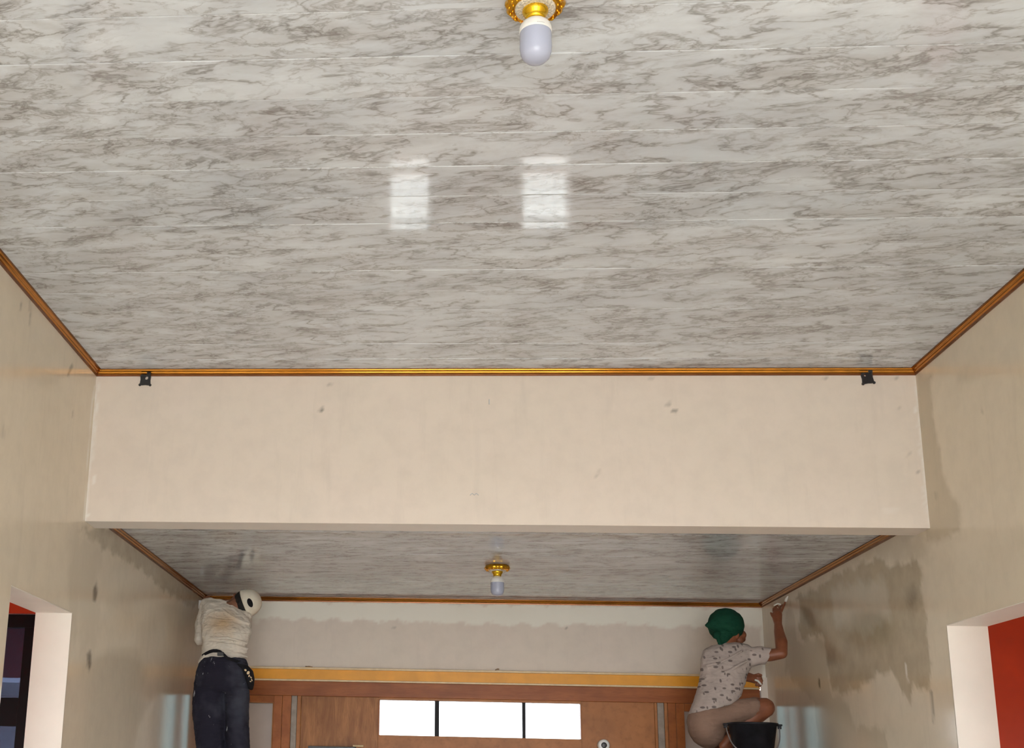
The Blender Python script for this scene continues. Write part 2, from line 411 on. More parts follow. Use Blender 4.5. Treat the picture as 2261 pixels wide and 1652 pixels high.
# left wall
gL = [(XL, 2.6, DY0, EYE-0.15, HC, 0.02), (XL, DY0, DY1, DZ, HC, 0.02), (XL, DY1, YW, EYE-0.15, HC, 0.02)]
sL = [(XL-WT, XL-E_, YR, DY0, 0, HC+.1), (XL-WT, XL-E_, DY0, DY1, DZ+E_, HC+.1), (XL-WT, XL-E_, DY1+E_, YW, 0, HC+.1),
      (XL-E_*1.5, XL, YR, 2.6, 0, HC), (XL-E_*1.5, XL, 2.6, DY0-E_, 0, EYE-0.15), (XL-E_*1.5, XL, DY1+E_, YW, 0, EYE-0.15)]
wearL = [
 (0, .85, px('x', XL, [(560,60),(740,190),(880,270),(1000,345),(1120,430),(1150,490),(1220,520),(1300,570),(1380,630),(1460,600),(1500,560),(860,30)], 0, 1150, 3.291), .010, .012),
 (0, .30, px('x', XL, [(480,100),(560,60),(740,190),(700,450),(720,900),(600,1000),(560,600)], 0, 1150, 3.291), .02, .05),
 (2, .75, oval('x', XL, 210, 1309, 4.5, 21), .006, .012), (2, .80, oval('x', XL, 197, 1458, 5.5, 23), .006, .012),
 (2, .45, oval('x', XL, 66, 690, 1.6, 28, tilt=.06), .003, .006), (2, .40, oval('x', XL, 47, 678, 1.6, 14), .003, .005), (2, .45, oval('x', XL, 156, 816, 3, 13, tilt=.5), .003, .005),
 (2, .25, oval('x', XL, 160, 912, 2, 8), .003, .006), (2, .18, oval('x', XL, 6, 945, 2.5, 22), .004, .008),
 (0, .35, px('x', XL, [(150,1290),(165,1150),(178,1170),(172,1420),(160,1420)]), .01, .03),
 (1, .7, px('x', XL, [(206,860),(213,835),(213,840),(203,905),(196,980),(186,1150),(184,1150),(196,960)]), .002, .003)]
wall_left = worn_wall('wall_left', 'plaster_left', 'x', gL, sL, wearL)
# right wall
gR = [(XR, 2.6, DY0, EYE-0.15, HC, 0.02), (XR, DY0, DY1, DZ, HC, 0.02), (XR, DY1, YW, EYE-0.15, HC, 0.02)]
sR = [(XR+E_, XR+WT, YR, DY0, 0, HC+.1), (XR+E_, XR+WT, DY0, DY1, DZ+E_, HC+.1), (XR+E_, XR+WT, DY1+E_, YW, 0, HC+.1),
      (XR, XR+E_*1.5, YR, 2.6, 0, HC), (XR, XR+E_*1.5, 2.6, DY0-E_, 0, EYE-0.15), (XR, XR+E_*1.5, DY1+E_, YW, 0, EYE-0.15)]
q = lambda pts: px('x', XR, pts, 1700, 1140, 3.226)
wearR = [
 (0, .80, q([(325,520),(480,400),(700,320),(800,310),(870,360),(1060,300),(1085,520),(1130,900),(1150,1200),(1080,1255),(1010,1210),(990,1330),(930,1230),(870,1120),(800,1110),(740,1160),(690,1180),(640,1230),(520,1265),(440,1240),(420,1100),(395,1000),(395,880),(340,830),(230,890),(200,800),(220,640),(170,580)]), .012, .010),
 (0, .38, q([(150,600),(200,900),(390,860),(430,1260),(530,1300),(610,1500),(830,1510),(850,1700),(350,1700),(320,1340),(110,1100),(110,700)]), .012, .012),
 (0, .35, q([(640,140),(1130,120),(1140,300),(900,330),(700,300),(330,500)]), .02, .04),
 (2, .45, q([(1000,500),(1050,520),(1060,640),(1000,660),(970,580)]), .010, .03),
 (2, .30, q([(215,640),(290,660),(330,790),(280,800)]), .006, .02),
 (2, .35, q([(400,950),(470,940),(480,1040),(410,1060)]), .010, .03),
 (2, .85, q([(343,1160),(356,1160),(358,1220),(350,1225)]), .002, .003),
 (1, .8, q([(960,1040),(968,1040),(990,1180),(980,1180)]), .001, .002),
 (0, .55, px('x', XR, [(625,300),(755,310),(730,430),(770,700),(830,1080),(885,1250),(970,1340),(975,1560),(740,1652),(690,1652),(640,600)], 1850, 740, 3.591), .008, .014),
 (2, .5, px('x', XR, [(1140,1235),(1160,1250),(1172,1480),(1160,1470)], 1700, 1140, 3.226), .002, .004),
 (2, .35, px('x', XR, [(1130,90),(1140,90),(1136,105),(1130,105)], 1850, 740, 3.591), .002, .004),
 (2, .25, px('x', XR, [(1135,580),(1148,570),(1150,620),(1135,610)], 1850, 740, 3.591), .002, .006),
 (2, .25, px('x', XR, [(770,1260),(790,1260),(790,1300),(770,1300)], 1850, 740, 3.591), .002, .006)]
# the light central smear inside the bare patch is filler again
wearR.append((1, .22, q([(430,520),(620,480),(830,460),(860,740),(760,770),(660,860),(600,790),(460,780)]), .012, .03))
wall_right = worn_wall('wall_right', 'plaster_right', 'x', gR, sR, wearR)

# door-opening linings
def lining(nm, x0, x1, mat_j):
    o = struct(boxes(nm, [(x0, x1, DY1-.004, DY1, 0, DZ), (x0, x1, DY0, DY0+.004, 0, DZ)], mat_j)); return o
lining('trim_1', XL-WT, XL-.001, 'jamb_paint'); lining('trim_2', XR+.001, XR+WT, 'jamb_paint')
struct(boxes('trim_3', [(XL-WT, XL-.001, DY0+.004, DY1-.004, DZ-.004, DZ)], 'jamb_paint'))
struct(boxes('trim_4', [(XR+.001, XR+WT, DY0+.004, DY1-.004, DZ-.004, DZ)], 'jamb_paint'))

# beam between the two rooms
b = lambda pts: px('y', YB, pts)
ob = lambda u, v, ru, rv, t=0: oval('y', YB, u, v, ru, rv, tilt=t)
wearB = [(2, .75, ob(712, 905, 6, 4, -.5), .003, .003), (2, .55, ob(727, 848, 4, 2.5), .003, .003), (2, .6, ob(1478, 893, 7, 3, -.3), .003, .003),
 (2, .6, ob(1488, 907, 6, 6), .003, .003), (2, .5, ob(1437, 835, 4, 5), .002, .003), (2, .4, ob(1763, 826, 6, 3), .003, .003), (2, .4, ob(1823, 838, 4, 3), .003, .003),
 (2, .4, ob(1980, 836, 5, 4), .003, .003), (2, .3, ob(1987, 903, 3, 3), .002, .003), (2, .4, ob(2028, 1043, 3, 4), .002, .003), (2, .25, ob(1318, 1045, 3, 12, .3), .003, .004),
 (2, .2, ob(2008, 1003, 3, 8, .6), .002, .004),
 (1, .8, b([(213,835),(217,835),(211,930),(205,1000),(199,1060),(190,1152),(186,1152),(196,1040),(204,930)]), .003, .003),
 (1, .8, b([(203,1050),(212,1046),(212,1062),(204,1070)]), .002, .002), (1, .8, b([(190,1135),(202,1132),(196,1142),(188,1143)]), .002, .002),
 (1, .85, b([(2018,836),(2022,836),(2036,975),(2048,1085),(2050,1160),(2046,1160),(2038,1050),(2028,960)]), .003, .003),
 (1, .35, b([(1945,1120),(1990,1122),(1975,1130),(1948,1128)]), .004, .008)]
wall_beam = worn_wall('wall_beam', 'plaster_beam', 'y', [(YB, XL, XR, ZB, HC, 0.016)],
    [(XL, XR, YB+E_, YB2, ZB, HC+.1)], wearB)

# back wall: plaster band above a timber partition
ZY0, ZY1 = EYE+0.716, EYE+0.792
kb = lambda pts: px('y', YW, pts)
wearK = [(1, .85, kb([(560,1325),(1700,1344),(1700,1383),(1550,1380),(1480,1388),(1400,1379),(1200,1380),(1050,1379),(900,1372),(760,1370),(670,1368),(560,1366)]), .010, .008),
         (1, .5, [(XL, HC2), (XL+.45, HC2), (XL+.45, HC2-.2), (XL, HC2-.2)], .01, .01),
         (2, .6, oval('y', YW, 1248, 1388, 3.5, 2.5), .003, .003), (2, .5, oval('y', YW, 870, 1386, 3, 2), .003, .003),
         (2, .5, oval('y', YW, 690, 1358, 2, 2), .002, .002),
         (1, .6, kb([(1678,1350),(1694,1350),(1706,1560),(1684,1560)]), .004, .006)]
wall_back = worn_wall('wall_back', 'plaster_back', 'y', [(YW, XL, XR, ZY1-0.02, HC2, 0.016)],
    [(XL-WT, XR+WT, YW+E_, YW+0.15, ZY1-.02, HC+.1)], wearK)
def wb(name, mat, *bb, bev=.003): return ebox(name, mat, wall_back, *bb, bev=bev)
# cornice strip over the timber: mustard face with cream edges
wb('cornice_strip', 'yellow_trim', XL, XR-.055, YW-.022, YW-.002, ZY0, ZY1, bev=0)
wb('cornice_edge', 'cream_edge', XL, XR-.055, YW-.045, YW-.002, ZY1, ZY1+.016, bev=.004)
wb('cornice_edge', 'cream_edge', XL, XR-.055, YW-.034, YW-.002, ZY0-.014, ZY0, bev=.004)
wb('plaster_return', 'plaster_back', XR-.05, XR, YW-.03, YW+.12, 0, ZY1, bev=0)
ZF0 = EYE+.592
wb('fascia_board', 'wood_frame_h', XL, XR-.055, YW-.016, YW+.10, ZF0, ZY0-.014)
# vertical members
def post(x0, x1, mat='wood_frame', y0=-.012, z1=ZF0): return wb('post', mat, x0, x1, YW+y0, YW+.09, 0, z1)
post(-1.232, -1.165); post(-1.163, -1.120, 'grey_strip', -.004); post(-1.118, -1.088, 'plywood_light', -.010)
post(1.570, 1.590, 'plywood_light', -.010); post(1.592, 1.640, 'grey_strip', -.004); post(1.642, 1.665, 'plywood_light', -.012); post(1.667, 1.725)
wb('plywood_panel', 'plywood', -1.088, -.495, YW+.004, YW+.03, 1.0, ZF0, bev=.002)
wb('plywood_panel', 'plywood_light', 1.028, 1.570, YW+.004, YW+.03, 1.0, ZF0, bev=.002)
wb('plywood_panel', 'plywood', -1.088, -.495, YW+.004, YW+.03, 0, .998, bev=.002)
wb('plywood_panel', 'plywood_light', 1.028, 1.570, YW+.004, YW+.03, 0, .998, bev=.002)
wb('ledge', 'black_plastic', -1.02, -.66, YW-.05, YW+.004, EYE+.196, EYE+.218, bev=.002)

# transom window: three lights
TX0, TX1, TZ0, TZ1 = -.487, 1.023, EYE+.3115, EYE+.5745
win = struct(ebox('window_1', 'plywood_light', None, -.495, 1.028, YW-.010, YW+.07, TZ1, ZF0, bev=.002))
ebox('window_rail', 'plywood_light', win, -.495, 1.028, YW-.008, YW+.07, 1.66, TZ0, bev=.002)
for (a, c) in ((-.495, TX0), (TX1, 1.028)): ebox('window_stile', 'wood_frame', win, a, c, YW-.006, YW+.07, TZ0, TZ1, bev=.001)
for (a, c) in ((-.069, -.035), (.591, .615)): ebox('mullion', 'black_frame', win, a, c, YW+.01, YW+.06, TZ0, TZ1, bev=.002)
for (a, c) in ((TX0, -.069), (-.035, .591), (.615, TX1)): ebox('pane', 'transom_glass', win, a, c, YW+.034, YW+.038, TZ0, TZ1, bev=0)
# entrance below: two glazed sidelights (three lights each) and a double door
def lattice(nm, x0, x1):
    o = struct(ebox(nm, 'wood_frame', None, x0-.02, x1+.02, YW-.004, YW+.07, .0, .74, bev=.002))
    for (a, c) in ((x0-.02, x0), (x1, x1+.02)): ebox('window_stile', 'wood_frame', o, a, c, YW-.004, YW+.07, .74, 1.66, bev=.002)
    zs = [.74, 1.0, 1.25, 1.53]
    ebox('window_rail', 'wood_frame', o, x0, x1, YW-.004, YW+.07, 1.53, 1.66, bev=.002)
    for z in zs[1:3]: ebox('window_rail', 'black_frame', o, x0, x1, YW+.0, YW+.06, z-.012, z+.012, bev=.002)
    for i in range(3):
        ebox('pane', 'clear_glass', o, x0, x1, YW+.034, YW+.038, zs[i]+.012, zs[i+1]-.012, bev=0)
        for k in range(1, 4):
            xx = x0+(x1-x0)*k/4; ebox('glazing_bar', 'black_frame', o, xx-.004, xx+.004, YW+.02, YW+.05, zs[i]+.012, zs[i+1]-.012, bev=0)
lattice('window_2', -.475, -.16); lattice('window_3', .64, 1.0)
for i, (a, c) in enumerate(((-.1395, .2395), (.2405, .6195))):
    d = struct(ebox('door_%d' % (i+1), 'wood_frame', None, a, c, YW+.01, YW+.055, .01, 1.6595, bev=.001))
    for z0, z1 in ((.12, .75), (.85, 1.5)): ebox('door_panel', 'plywood', d, a+.08, c-.08, YW+.0, YW+.01, z0, z1, bev=.004)
# side windows in the corners
def corner_win(nm, xs, frosted):
    """xs: alternating member / light edges from the inside out: (x0, x1, ztop, mat)"""
    o = None
    for (x0, x1, zt, mat) in xs:
        if o is None: o = struct(ebox(nm, 'wood_frame', None, x0, x1, YW-.004, YW+.08, 0, .55, bev=.002))
        else: ebox('window_apron', 'wood_frame', o, x0, x1, YW-.004, YW+.08, 0, .55, bev=.002)
        ebox('window_head', 'wood_frame', o, x0, x1, YW-.004, YW+.08, zt, ZF0-.001, bev=.002)
        ebox('pane', mat, o, x0, x1, YW+.03, YW+.036, .55, zt, bev=0)
    return o
wl = corner_win('window_4', [(-1.535, -1.300, EYE+.533, 'frosted_grey'), (-1.697, -1.606, EYE+.585, 'film_glass'), (-1.806, -1.754, EYE+.588, 'film_glass')], True)
for (a, c) in ((-1.300, -1.234), (-1.604, -1.537), (-1.752, -1.699), (XL, -1.808)): ebox('window_stile', 'wood_frame', wl, a, c, YW-.010, YW+.08, 0, ZF0-.001, bev=.003)
ebox('glazing_bead', 'plywood_light', wl, -1.306, -1.300, YW-.014, YW+.03, .55, EYE+.533, bev=.001)
ebox('glazing_bead', 'plywood_light', wl, -1.535, -1.300, YW-.014, YW+.03, EYE+.533, EYE+.539, bev=.001)
wr = corner_win('window_5', [(1.79, 1.96, EYE+.533, 'frosted_grey'), (2.016, 2.128, EYE+.586, 'film_glass'), (2.195, 2.245, EYE+.588, 'film_glass'), (2.263, 2.335, EYE+.588, 'film_glass')], True)
for (a, c) in ((1.727, 1.788), (1.962, 2.014), (2.130, 2.193), (2.247, 2.261), (2.337, XR-.051)): ebox('window_stile', 'wood_frame', wr, a, c, YW-.010, YW+.08, 0, ZF0-.001, bev=.003)

# rear wall behind the camera with its wide entrance
struct(boxes('wall_rear', [(XL-WT, -1.4, YR-.19, YR, 0, HC+.1), (2.0, XR+WT, YR-.19, YR, 0, HC+.1), (-1.4, 2.0, YR-.19, YR, 2.7, HC+.1)], 'white_paint'))

# side rooms seen through the openings
LX = XL-WT
gx = at_y(54, 1395, 7.06).x; dz = at_y(50, 1357, 7.06).z
dx1 = gx+.17; dx0 = gx-.62
struct(boxes('wall_left_room', [(-5.3, LX-.001, 7.05, 7.2, dz+.005, 3.5), (-5.3, dx0-.005, 7.05, 7.2, 0, dz+.005), (dx1+.005, max(dx1+.02, LX-.001), 7.05, 7.2, 0, dz+.005),
     (-5.3, LX, 2.0, 2.15, 0, 3.5), (-5.3, -5.15, 2.15, 3.8, 0, 3.5), (-5.3, -5.15, 5.0, 7.05, 0, 3.5), (-5.3, -5.15, 3.8, 5.0, 2.1, 3.5), (-5.3, -5.15, 3.8, 5.0, 0, .9)], 'orange_paint'))
struct(boxes('ceiling_left_room', [(-5.3, LX, 2.0, 7.2, 3.5, 3.6)], 'orange_paint'))
RX0 = XR+WT
struct(boxes('wall_right_room', [(RX0+.001, 5.7, 7.0, 7.15, 0, 3.5), (RX0, 5.7, 2.0, 2.15, 0, 3.5), (5.55, 5.7, 2.15, 3.6, 0, 3.5), (5.55, 5.7, 4.8, 7.0, 0, 3.5), (5.55, 5.7, 3.6, 4.8, 2.0, 3.5), (5.55, 5.7, 3.6, 4.8, 0, 1.0)], 'orange_paint'))
struct(boxes('ceiling_right_room', [(RX0, 5.7, 2.0, 7.15, 3.5, 3.6)], 'white_paint'))
# black glazed door in the left room
dl = struct(ebox('door_3', 'black_frame', None, dx0, dx1, 7.06, 7.11, 0.02, .5, bev=.002))
for (a, c) in ((dx0, dx0+.10), (gx, dx1)): ebox('door_stile', 'black_frame', dl, a, c, 7.06, 7.11, .5, dz-.02, bev=.002)
zt = [at_y(30, v, 7.06).z for v in (1386, 1541, 1604)]
ebox('door_rail', 'black_frame', dl, dx0, dx1, 7.057, 7.115, zt[0], dz, bev=.002)
ebox('door_rail', 'black_frame', dl, dx0+.1, gx, 7.062, 7.108, zt[2], zt[1], bev=.002)
ebox('pane', 'tinted_glass', dl, dx0+.1, gx, 7.08, 7.084, zt[1], zt[0], bev=0)
ebox('pane', 'tinted_glass', dl, dx0+.1, gx, 7.08, 7.084, .5, zt[2], bev=0)
tag(boxes('neighbour_house', [(-9, -3.0, 14, 14.2, -.12, 2.45), (-9.3, -2.2, 11.8, 14.2, 2.45, 2.6)], 'white_paint'), 'white neighbouring house with flat eaves beyond the glazed door', 'house')
ze = at_y(20, 1497, 8.8).z; bm = bmesh.new()
pr = [(7.205, dz+.03), (8.8, ze), (8.8, ze+.10), (7.205, dz+.13)]
ea = [bm.verts.new((-5.3, y, z)) for y, z in pr]; eb = [bm.verts.new((LX, y, z)) for y, z in pr]
for k in range(4): bm.faces.new((ea[k], eb[k], eb[(k+1) % 4], ea[(k+1) % 4]))
bm.faces.new(ea); bm.faces.new(eb[::-1]); struct(mesh_obj('eaves', bm, 'maroon_soffit'))

# ------------------------------------------------------------------ ceilings of marble-print panels
def panel_mesh(length):
    bm = bmesh.new()
    # cross-section in (y,z): slight crown, rounded edges and a recessed tongue
    g = 0.0018
    prof = [(0, .010), (0, .0022), (.0005, .0010), (.0016, .0002), (.004, -.0001), (PW*.25, -.0004), (PW*.5, -.0005), (PW*.75, -.0004), (PW-.0055, -.0001), (PW-.0030, .0002), (PW-.0017, .0010), (PW-.0012, .0022), (PW, .0022), (PW, .010)]
    A = [bm.verts.new((0, y, z)) for y, z in prof]; B = [bm.verts.new((length, y, z)) for y, z in prof]
    n = len(prof)
    for i in range(n):
        bm.faces.new((A[i], B[i], B[(i+1) % n], A[(i+1) % n]))
    bm.faces.new(A); bm.faces.new(B[::-1])
    bmesh.ops.recalc_face_normals(bm, faces=bm.faces)
    me = bpy.data.meshes.new('ceiling_panel'); bm.to_mesh(me); bm.free(); me.materials.append(MATS['marble_pvc'])
    return me
pm = panel_mesh(XR-XL-.004)
def ceiling(nm, y0, y1, z, phase, tilt_first=0):
    slab = struct(boxes(nm, [(XL, XR, y0, y1, z+.012, z+.11)], 'white_paint'))
    k = math.floor((y0-phase)/PW); first = True
    while True:
        y = phase+k*PW; k += 1
        if y+PW <= y0+.01: continue
        if y >= y1-.01: break
        o = bpy.data.objects.new('ceiling_panel', pm); link(o, slab)
        yy = max(y, y0); L = min(y+PW, y1)-yy
        o.location = (XL+.002, yy, z+random.uniform(-.0004, .0004)); o.scale = (1, L/PW, 1)
        o.rotation_euler = (random.uniform(-.0025, .0025), 0, 0)
        if first and tilt_first:
            o.rotation_euler = (-tilt_first, 0, 0); o.location.z = z+math.sin(tilt_first)*L; first = False
    return slab
ceiling('ceiling', YR, YB, HC, 3.317-.001)
ceiling('ceiling.001', YB2, YW, HC2, 6.30, 0.0)

# gold cornices
TP = [(0, 0), (0, -.036), (.005, -.036), (.0065, -.027), (.009, -.0245), (.0125, -.0225), (.0150, -.019), (.0165, -.0145), (.020, -.0130), (.024, -.0115), (.0265, -.008), (.028, -.0035), (.034, -.0030), (.034, 0)]
TP = [(a*.95, h*.90) for a, h in TP]
def cornice(nm, A, B, inward, z):
    bm = bmesh.new(); A = Vector(A); B = Vector(B); iv = Vector(inward)
    ra = [bm.verts.new((A.x+iv.x*a, A.y+iv.y*a, z+h)) for a, h in TP]
    rb = [bm.verts.new((B.x+iv.x*a, B.y+iv.y*a, z+h)) for a, h in TP]
    n = len(TP)
    for i in range(n): bm.faces.new((ra[i], rb[i], rb[(i+1) % n], ra[(i+1) % n]))
    bm.faces.new(ra); bm.faces.new(rb[::-1])
    o = struct(mesh_obj(nm, bm, 'gold_trim')); o.data.materials.append(MATS['trim_brown'])
    for p in o.data.polygons:        # dark flanges either side of the gilt rib
        k = p.index
        if k in (0, 1, 2, 3, 11, 12): p.material_index = 1
    return o
cornice('trim_5', (XL, YR, 0), (XL, YB, 0), (1, 0, 0), HC-.0006)
cornice('trim_6', (XR, YR, 0), (XR, YB, 0), (-1, 0, 0), HC-.0006)
cornice('trim_7', (XL, YB, 0), (XR, YB, 0), (0, -1, 0), HC-.0006)
cornice('trim_8', (XL, YB2, 0), (XL, YW, 0), (1, 0, 0), HC2-.0006)
cornice('trim_9', (XR, YB2, 0), (XR, YW, 0), (-1, 0, 0), HC2-.0006)
cornice('trim_10', (XL, YW, 0), (XR, YW, 0), (0, -1, 0), HC2-.0006)

# ------------------------------------------------------------------ ceiling lamps
def lamp():
    e = empty('ceiling_lamp', (0, 0, 0))
    bm = bmesh.new()   # gilt rose with a scalloped, embossed rim
    lathe(bm, [(.050, 0), (.076, 0, .4), (.081, -.010, 1), (.082, -.018, 1), (.079, -.025, 1), (.073, -.030, 1), (.066, -.028, .5), (.060, -.031), (.052, -.033), (.045, -.033)], 96, lobes=16, amp=.022)
    can = mesh_obj('canopy', bm, 'gold_leaf', e, True)
    for k in range(16):
        a = 2*math.pi*k/16; bm = bmesh.new()
        bmesh.ops.create_uvsphere(bm, u_segments=10, v_segments=6, radius=.0065)
        for v in bm.verts: v.co = Vector((v.co.x*.7, v.co.y*1.1, v.co.z*.6))
        o = mesh_obj('embossed_leaf', bm, 'gold_leaf', can, True); o.location = (.071*math.cos(a), .071*math.sin(a), -.0295); o.rotation_euler = (0, .3, a)
        bm = bmesh.new(); bmesh.ops.create_icosphere(bm, subdivisions=1, radius=.0034)
        o = mesh_obj('embossed_bead', bm, 'gold_leaf', can, True); a += math.pi/16; o.location = (.0625*math.cos(a), .0625*math.sin(a), -.0305)
    bm = bmesh.new(); seg = 64
    lathe(bm, [(.036, -.031), (.056, -.032), (.055, -.036), (.047, -.0385, .6), (.038, -.038)], seg, lobes=21, amp=.02)
    mesh_obj('crystal_ring', bm, 'ring_crystal', can, False)
    bm = bmesh.new()
    lathe(bm, [(.033, -.034), (.036, -.038), (.0355, -.044), (.031, -.051), (.029, -.055), (.0265, -.060), (.0265, -.068), (.022, -.069)], 40)
    mesh_obj('socket', bm, 'brass', e, True)
    bm = bmesh.new()
    lathe(bm, [(.014, -.065), (.020, -.068), (.024, -.073), (.034, -.078), (.0405, -.085), (.0435, -.093), (.0442, -.103), (.0442, -.110), (.043, -.1105)], 48)
    bulb = mesh_obj('bulb', bm, 'white_plastic', e, True)
    bm = bmesh.new()
    lathe(bm, [(.0430, -.109), (.0436, -.112), (.0438, -.156), (.0420, -.170), (.0375, -.182), (.029, -.1915), (.0165, -.1965), (.004, -.198)], 48)
    mesh_obj('diffuser', bm, 'bulb_diffuser', bulb, True)
    bm = bmesh.new(); n = 10    # faint grey maker's print around the collar
    for s in range(5):
        a0 = -1.55+s*.10; r = .04435
        v = [bm.verts.new((r*math.cos(a), r*math.sin(a), z)) for a, z in ((a0, -.1025), (a0+.07, -.1025), (a0+.07, -.1045), (a0, -.1045))]
        bm.faces.new(v)
    mesh_obj('collar_print', bm, 'steel', bulb)
    return e
def copy_tree(o, parent=None):
    c = o.copy(); COL.objects.link(c)
    if parent is not None: c.parent = parent
    for ch in list(o.children): copy_tree(ch, c)
    return c
L1 = lamp(); L2 = copy_tree(L1)
p1 = at_z(1182, 8, HC-.02); L1.location = (p1.x, p1.y+.004, HC-.0015)
p2 = at_z(1098, 1256, HC2-.02); L2.location = (p2.x, p2.y, HC2-.0015)
tag(L1, 'white capsule bulb in gilt ceiling rose on the main marble ceiling', 'ceiling lamp', 'bulbs in gilt roses')
tag(L2, 'white capsule bulb in gilt rose on the lower ceiling behind the beam', 'ceiling lamp', 'bulbs in gilt roses')

# ------------------------------------------------------------------ small fittings
def bracket(u, v, rot, label, hole):
    c = at_y(u, v, YB); e = empty('mounting_bracket', (c.x, YB, c.z))
    bm = bmesh.new(); w2, h2 = .030, .031
    out = []
    for i in range(40):           # plate outline with pinched sides
        t = 2*math.pi*i/40; sx = math.copysign(abs(math.cos(t))**.35, math.cos(t)); sz = math.copysign(abs(math.sin(t))**.35, math.sin(t))
        out.append((sx*w2*(1-.13*(1-abs(sz))), sz*h2*(1-.10*(1-abs(sx)))))
    hx, hz, hr = hole
    inn = [(hx+hr*math.cos(2*math.pi*i/40), hz+hr*1.1*math.sin(2*math.pi*i/40)) for i in range(40)]
    lay = []
    for y in (-.012, -.001):
        lay.append(([bm.verts.new((x, y, z)) for x, z in out], [bm.verts.new((x, y, z)) for x, z in inn]))
    for i in range(40):
        j = (i+1) % 40
        for (o_, n_) in lay: bm.faces.new((o_[i], o_[j], n_[j], n_[i]))
        bm.faces.new((lay[0][0][i], lay[0][0][j], lay[1][0][j], lay[1][0][i])); bm.faces.new((lay[0][1][i], lay[0][1][j], lay[1][1][j], lay[1][1][i]))
    mesh_obj('plate', bm, 'black_plastic', e)
    for sx in (-1, 1):
        bm = bmesh.new(); bmesh.ops.create_uvsphere(bm, u_segments=12, v_segments=8, radius=.0075)
        o = mesh_obj('foot', bm, 'black_plastic', e, True); o.location = (sx*.028, -.009, -.029)
    bm = bmesh.new(); box(bm, .008, .028, -.022, -.001, .022, .040, bev=.002); mesh_obj('arm', bm, 'black_plastic', e)
    e.rotation_euler = (0, rot, 0); tag(e, label, 'bracket', 'black brackets on the beam')
bracket(322, 840, .02, 'black plastic bracket with one round hole on the beam near the left wall', (.006, .010, .009))
bracket(1914, 836, -.12, 'black plastic bracket with ragged lower edge on the beam near the right wall', (-.010, .016, .006))

# nail and bent wire in the beam
nl = at_y(1080, 888, YB); bm = bmesh.new(); box(bm, nl.x-.0022, nl.x+.0022, YB-.012, YB-.0005, nl.z-.013, nl.z+.013, bev=.001)
tag(mesh_obj('nail', bm, 'steel'), 'bent nail left in the plaster of the beam', 'nail')
def tube(bm, pts, r, seg=8):
    rings = []
    for i, p in enumerate(pts):
        p = Vector(p); t = (Vector(pts[min(i+1, len(pts)-1)])-Vector(pts[max(i-1, 0)])).normalized()
        a = t.orthogonal().normalized(); bb = t.cross(a); rr = r[i] if isinstance(r, (list, tuple)) else r
        rings.append([bm.verts.new(p+(a*math.cos(2*math.pi*k/seg)+bb*math.sin(2*math.pi*k/seg))*rr) for k in range(seg)])
    for A, B in zip(rings, rings[1:]):
        # align ring starts
        s = min(range(seg), key=lambda q_: (A[0].co-B[q_].co).length); B[:] = B[s:]+B[:s]
        if (A[1].co-B[1].co).length > (A[1].co-B[-1].co).length: B[:] = [B[0]]+B[1:][::-1]
        for k in range(seg): bm.faces.new((A[k], A[(k+1) % seg], B[(k+1) % seg], B[k]))
    bm.faces.new(rings[0]); bm.faces.new(rings[-1])
bm = bmesh.new(); tube(bm, [at_y(1038+i*1.05, 1094-4*abs(math.sin(i*.36)), YB-.004) for i in range(19)], .0018, 6)
tag(mesh_obj('wire_hook', bm, 'steel', None, True), 'small wavy wire stuck to the lower face of the beam', 'wire')
# debris on the cornice strip
for (u, v, du, dv) in ((1098, 1481, 8, -6), (682, 1475, 16, -1)):
    bm = bmesh.new(); A = at_y(u-du/2, v-dv/2, YW-.03); B = at_y(u+du/2, v+dv/2, YW-.03); A.z = max(A.z, ZY1+.020); B.z = max(B.z, A.z-.004)
    tube(bm, [A, (A+B)/2+Vector((0, .004, .004)), B], .005, 6)
    tag(mesh_obj('plaster_crumb', bm, 'scaffold_wood', None, True), 'dark upright crumb of debris on the mustard cornice strip' if du < 10 else 'long flat crumb of debris on the mustard cornice strip', 'debris')
# round white security camera on the plywood
cc = at_y(1333, 1646, YW-.06); ce = empty('security_camera', (cc.x, YW+.004, cc.z))
bm = bmesh.new(); lathe(bm, [(.020, 0), (.038, .004), (.043, .016), (.043, .075), (.039, .084), (.030, .086)], 32); o = mesh_obj('housing', bm, 'white_plastic', ce, True); o.rotation_euler = (RX, 0, 0)
bm = bmesh.new(); lathe(bm, [(.021, .080), (.021, .0875), (.014, .0885), (.005, .089)], 28); o = mesh_obj('lens', bm, 'black_plastic', ce, True); o.rotation_euler = (RX, 0, 0)
tag(ce, 'round white security camera with black lens on the plywood panel', 'camera')
kx = at_y(791, 1648, YW-.03); tag(boxes('wood_block', [(kx.x-.04, kx.x+.04, YW-.045, YW-.002, EYE+.219, kx.z+.008)], 'pale_wood', None, .002), 'pale wood block lying on the dark ledge of the plywood', 'wood block')

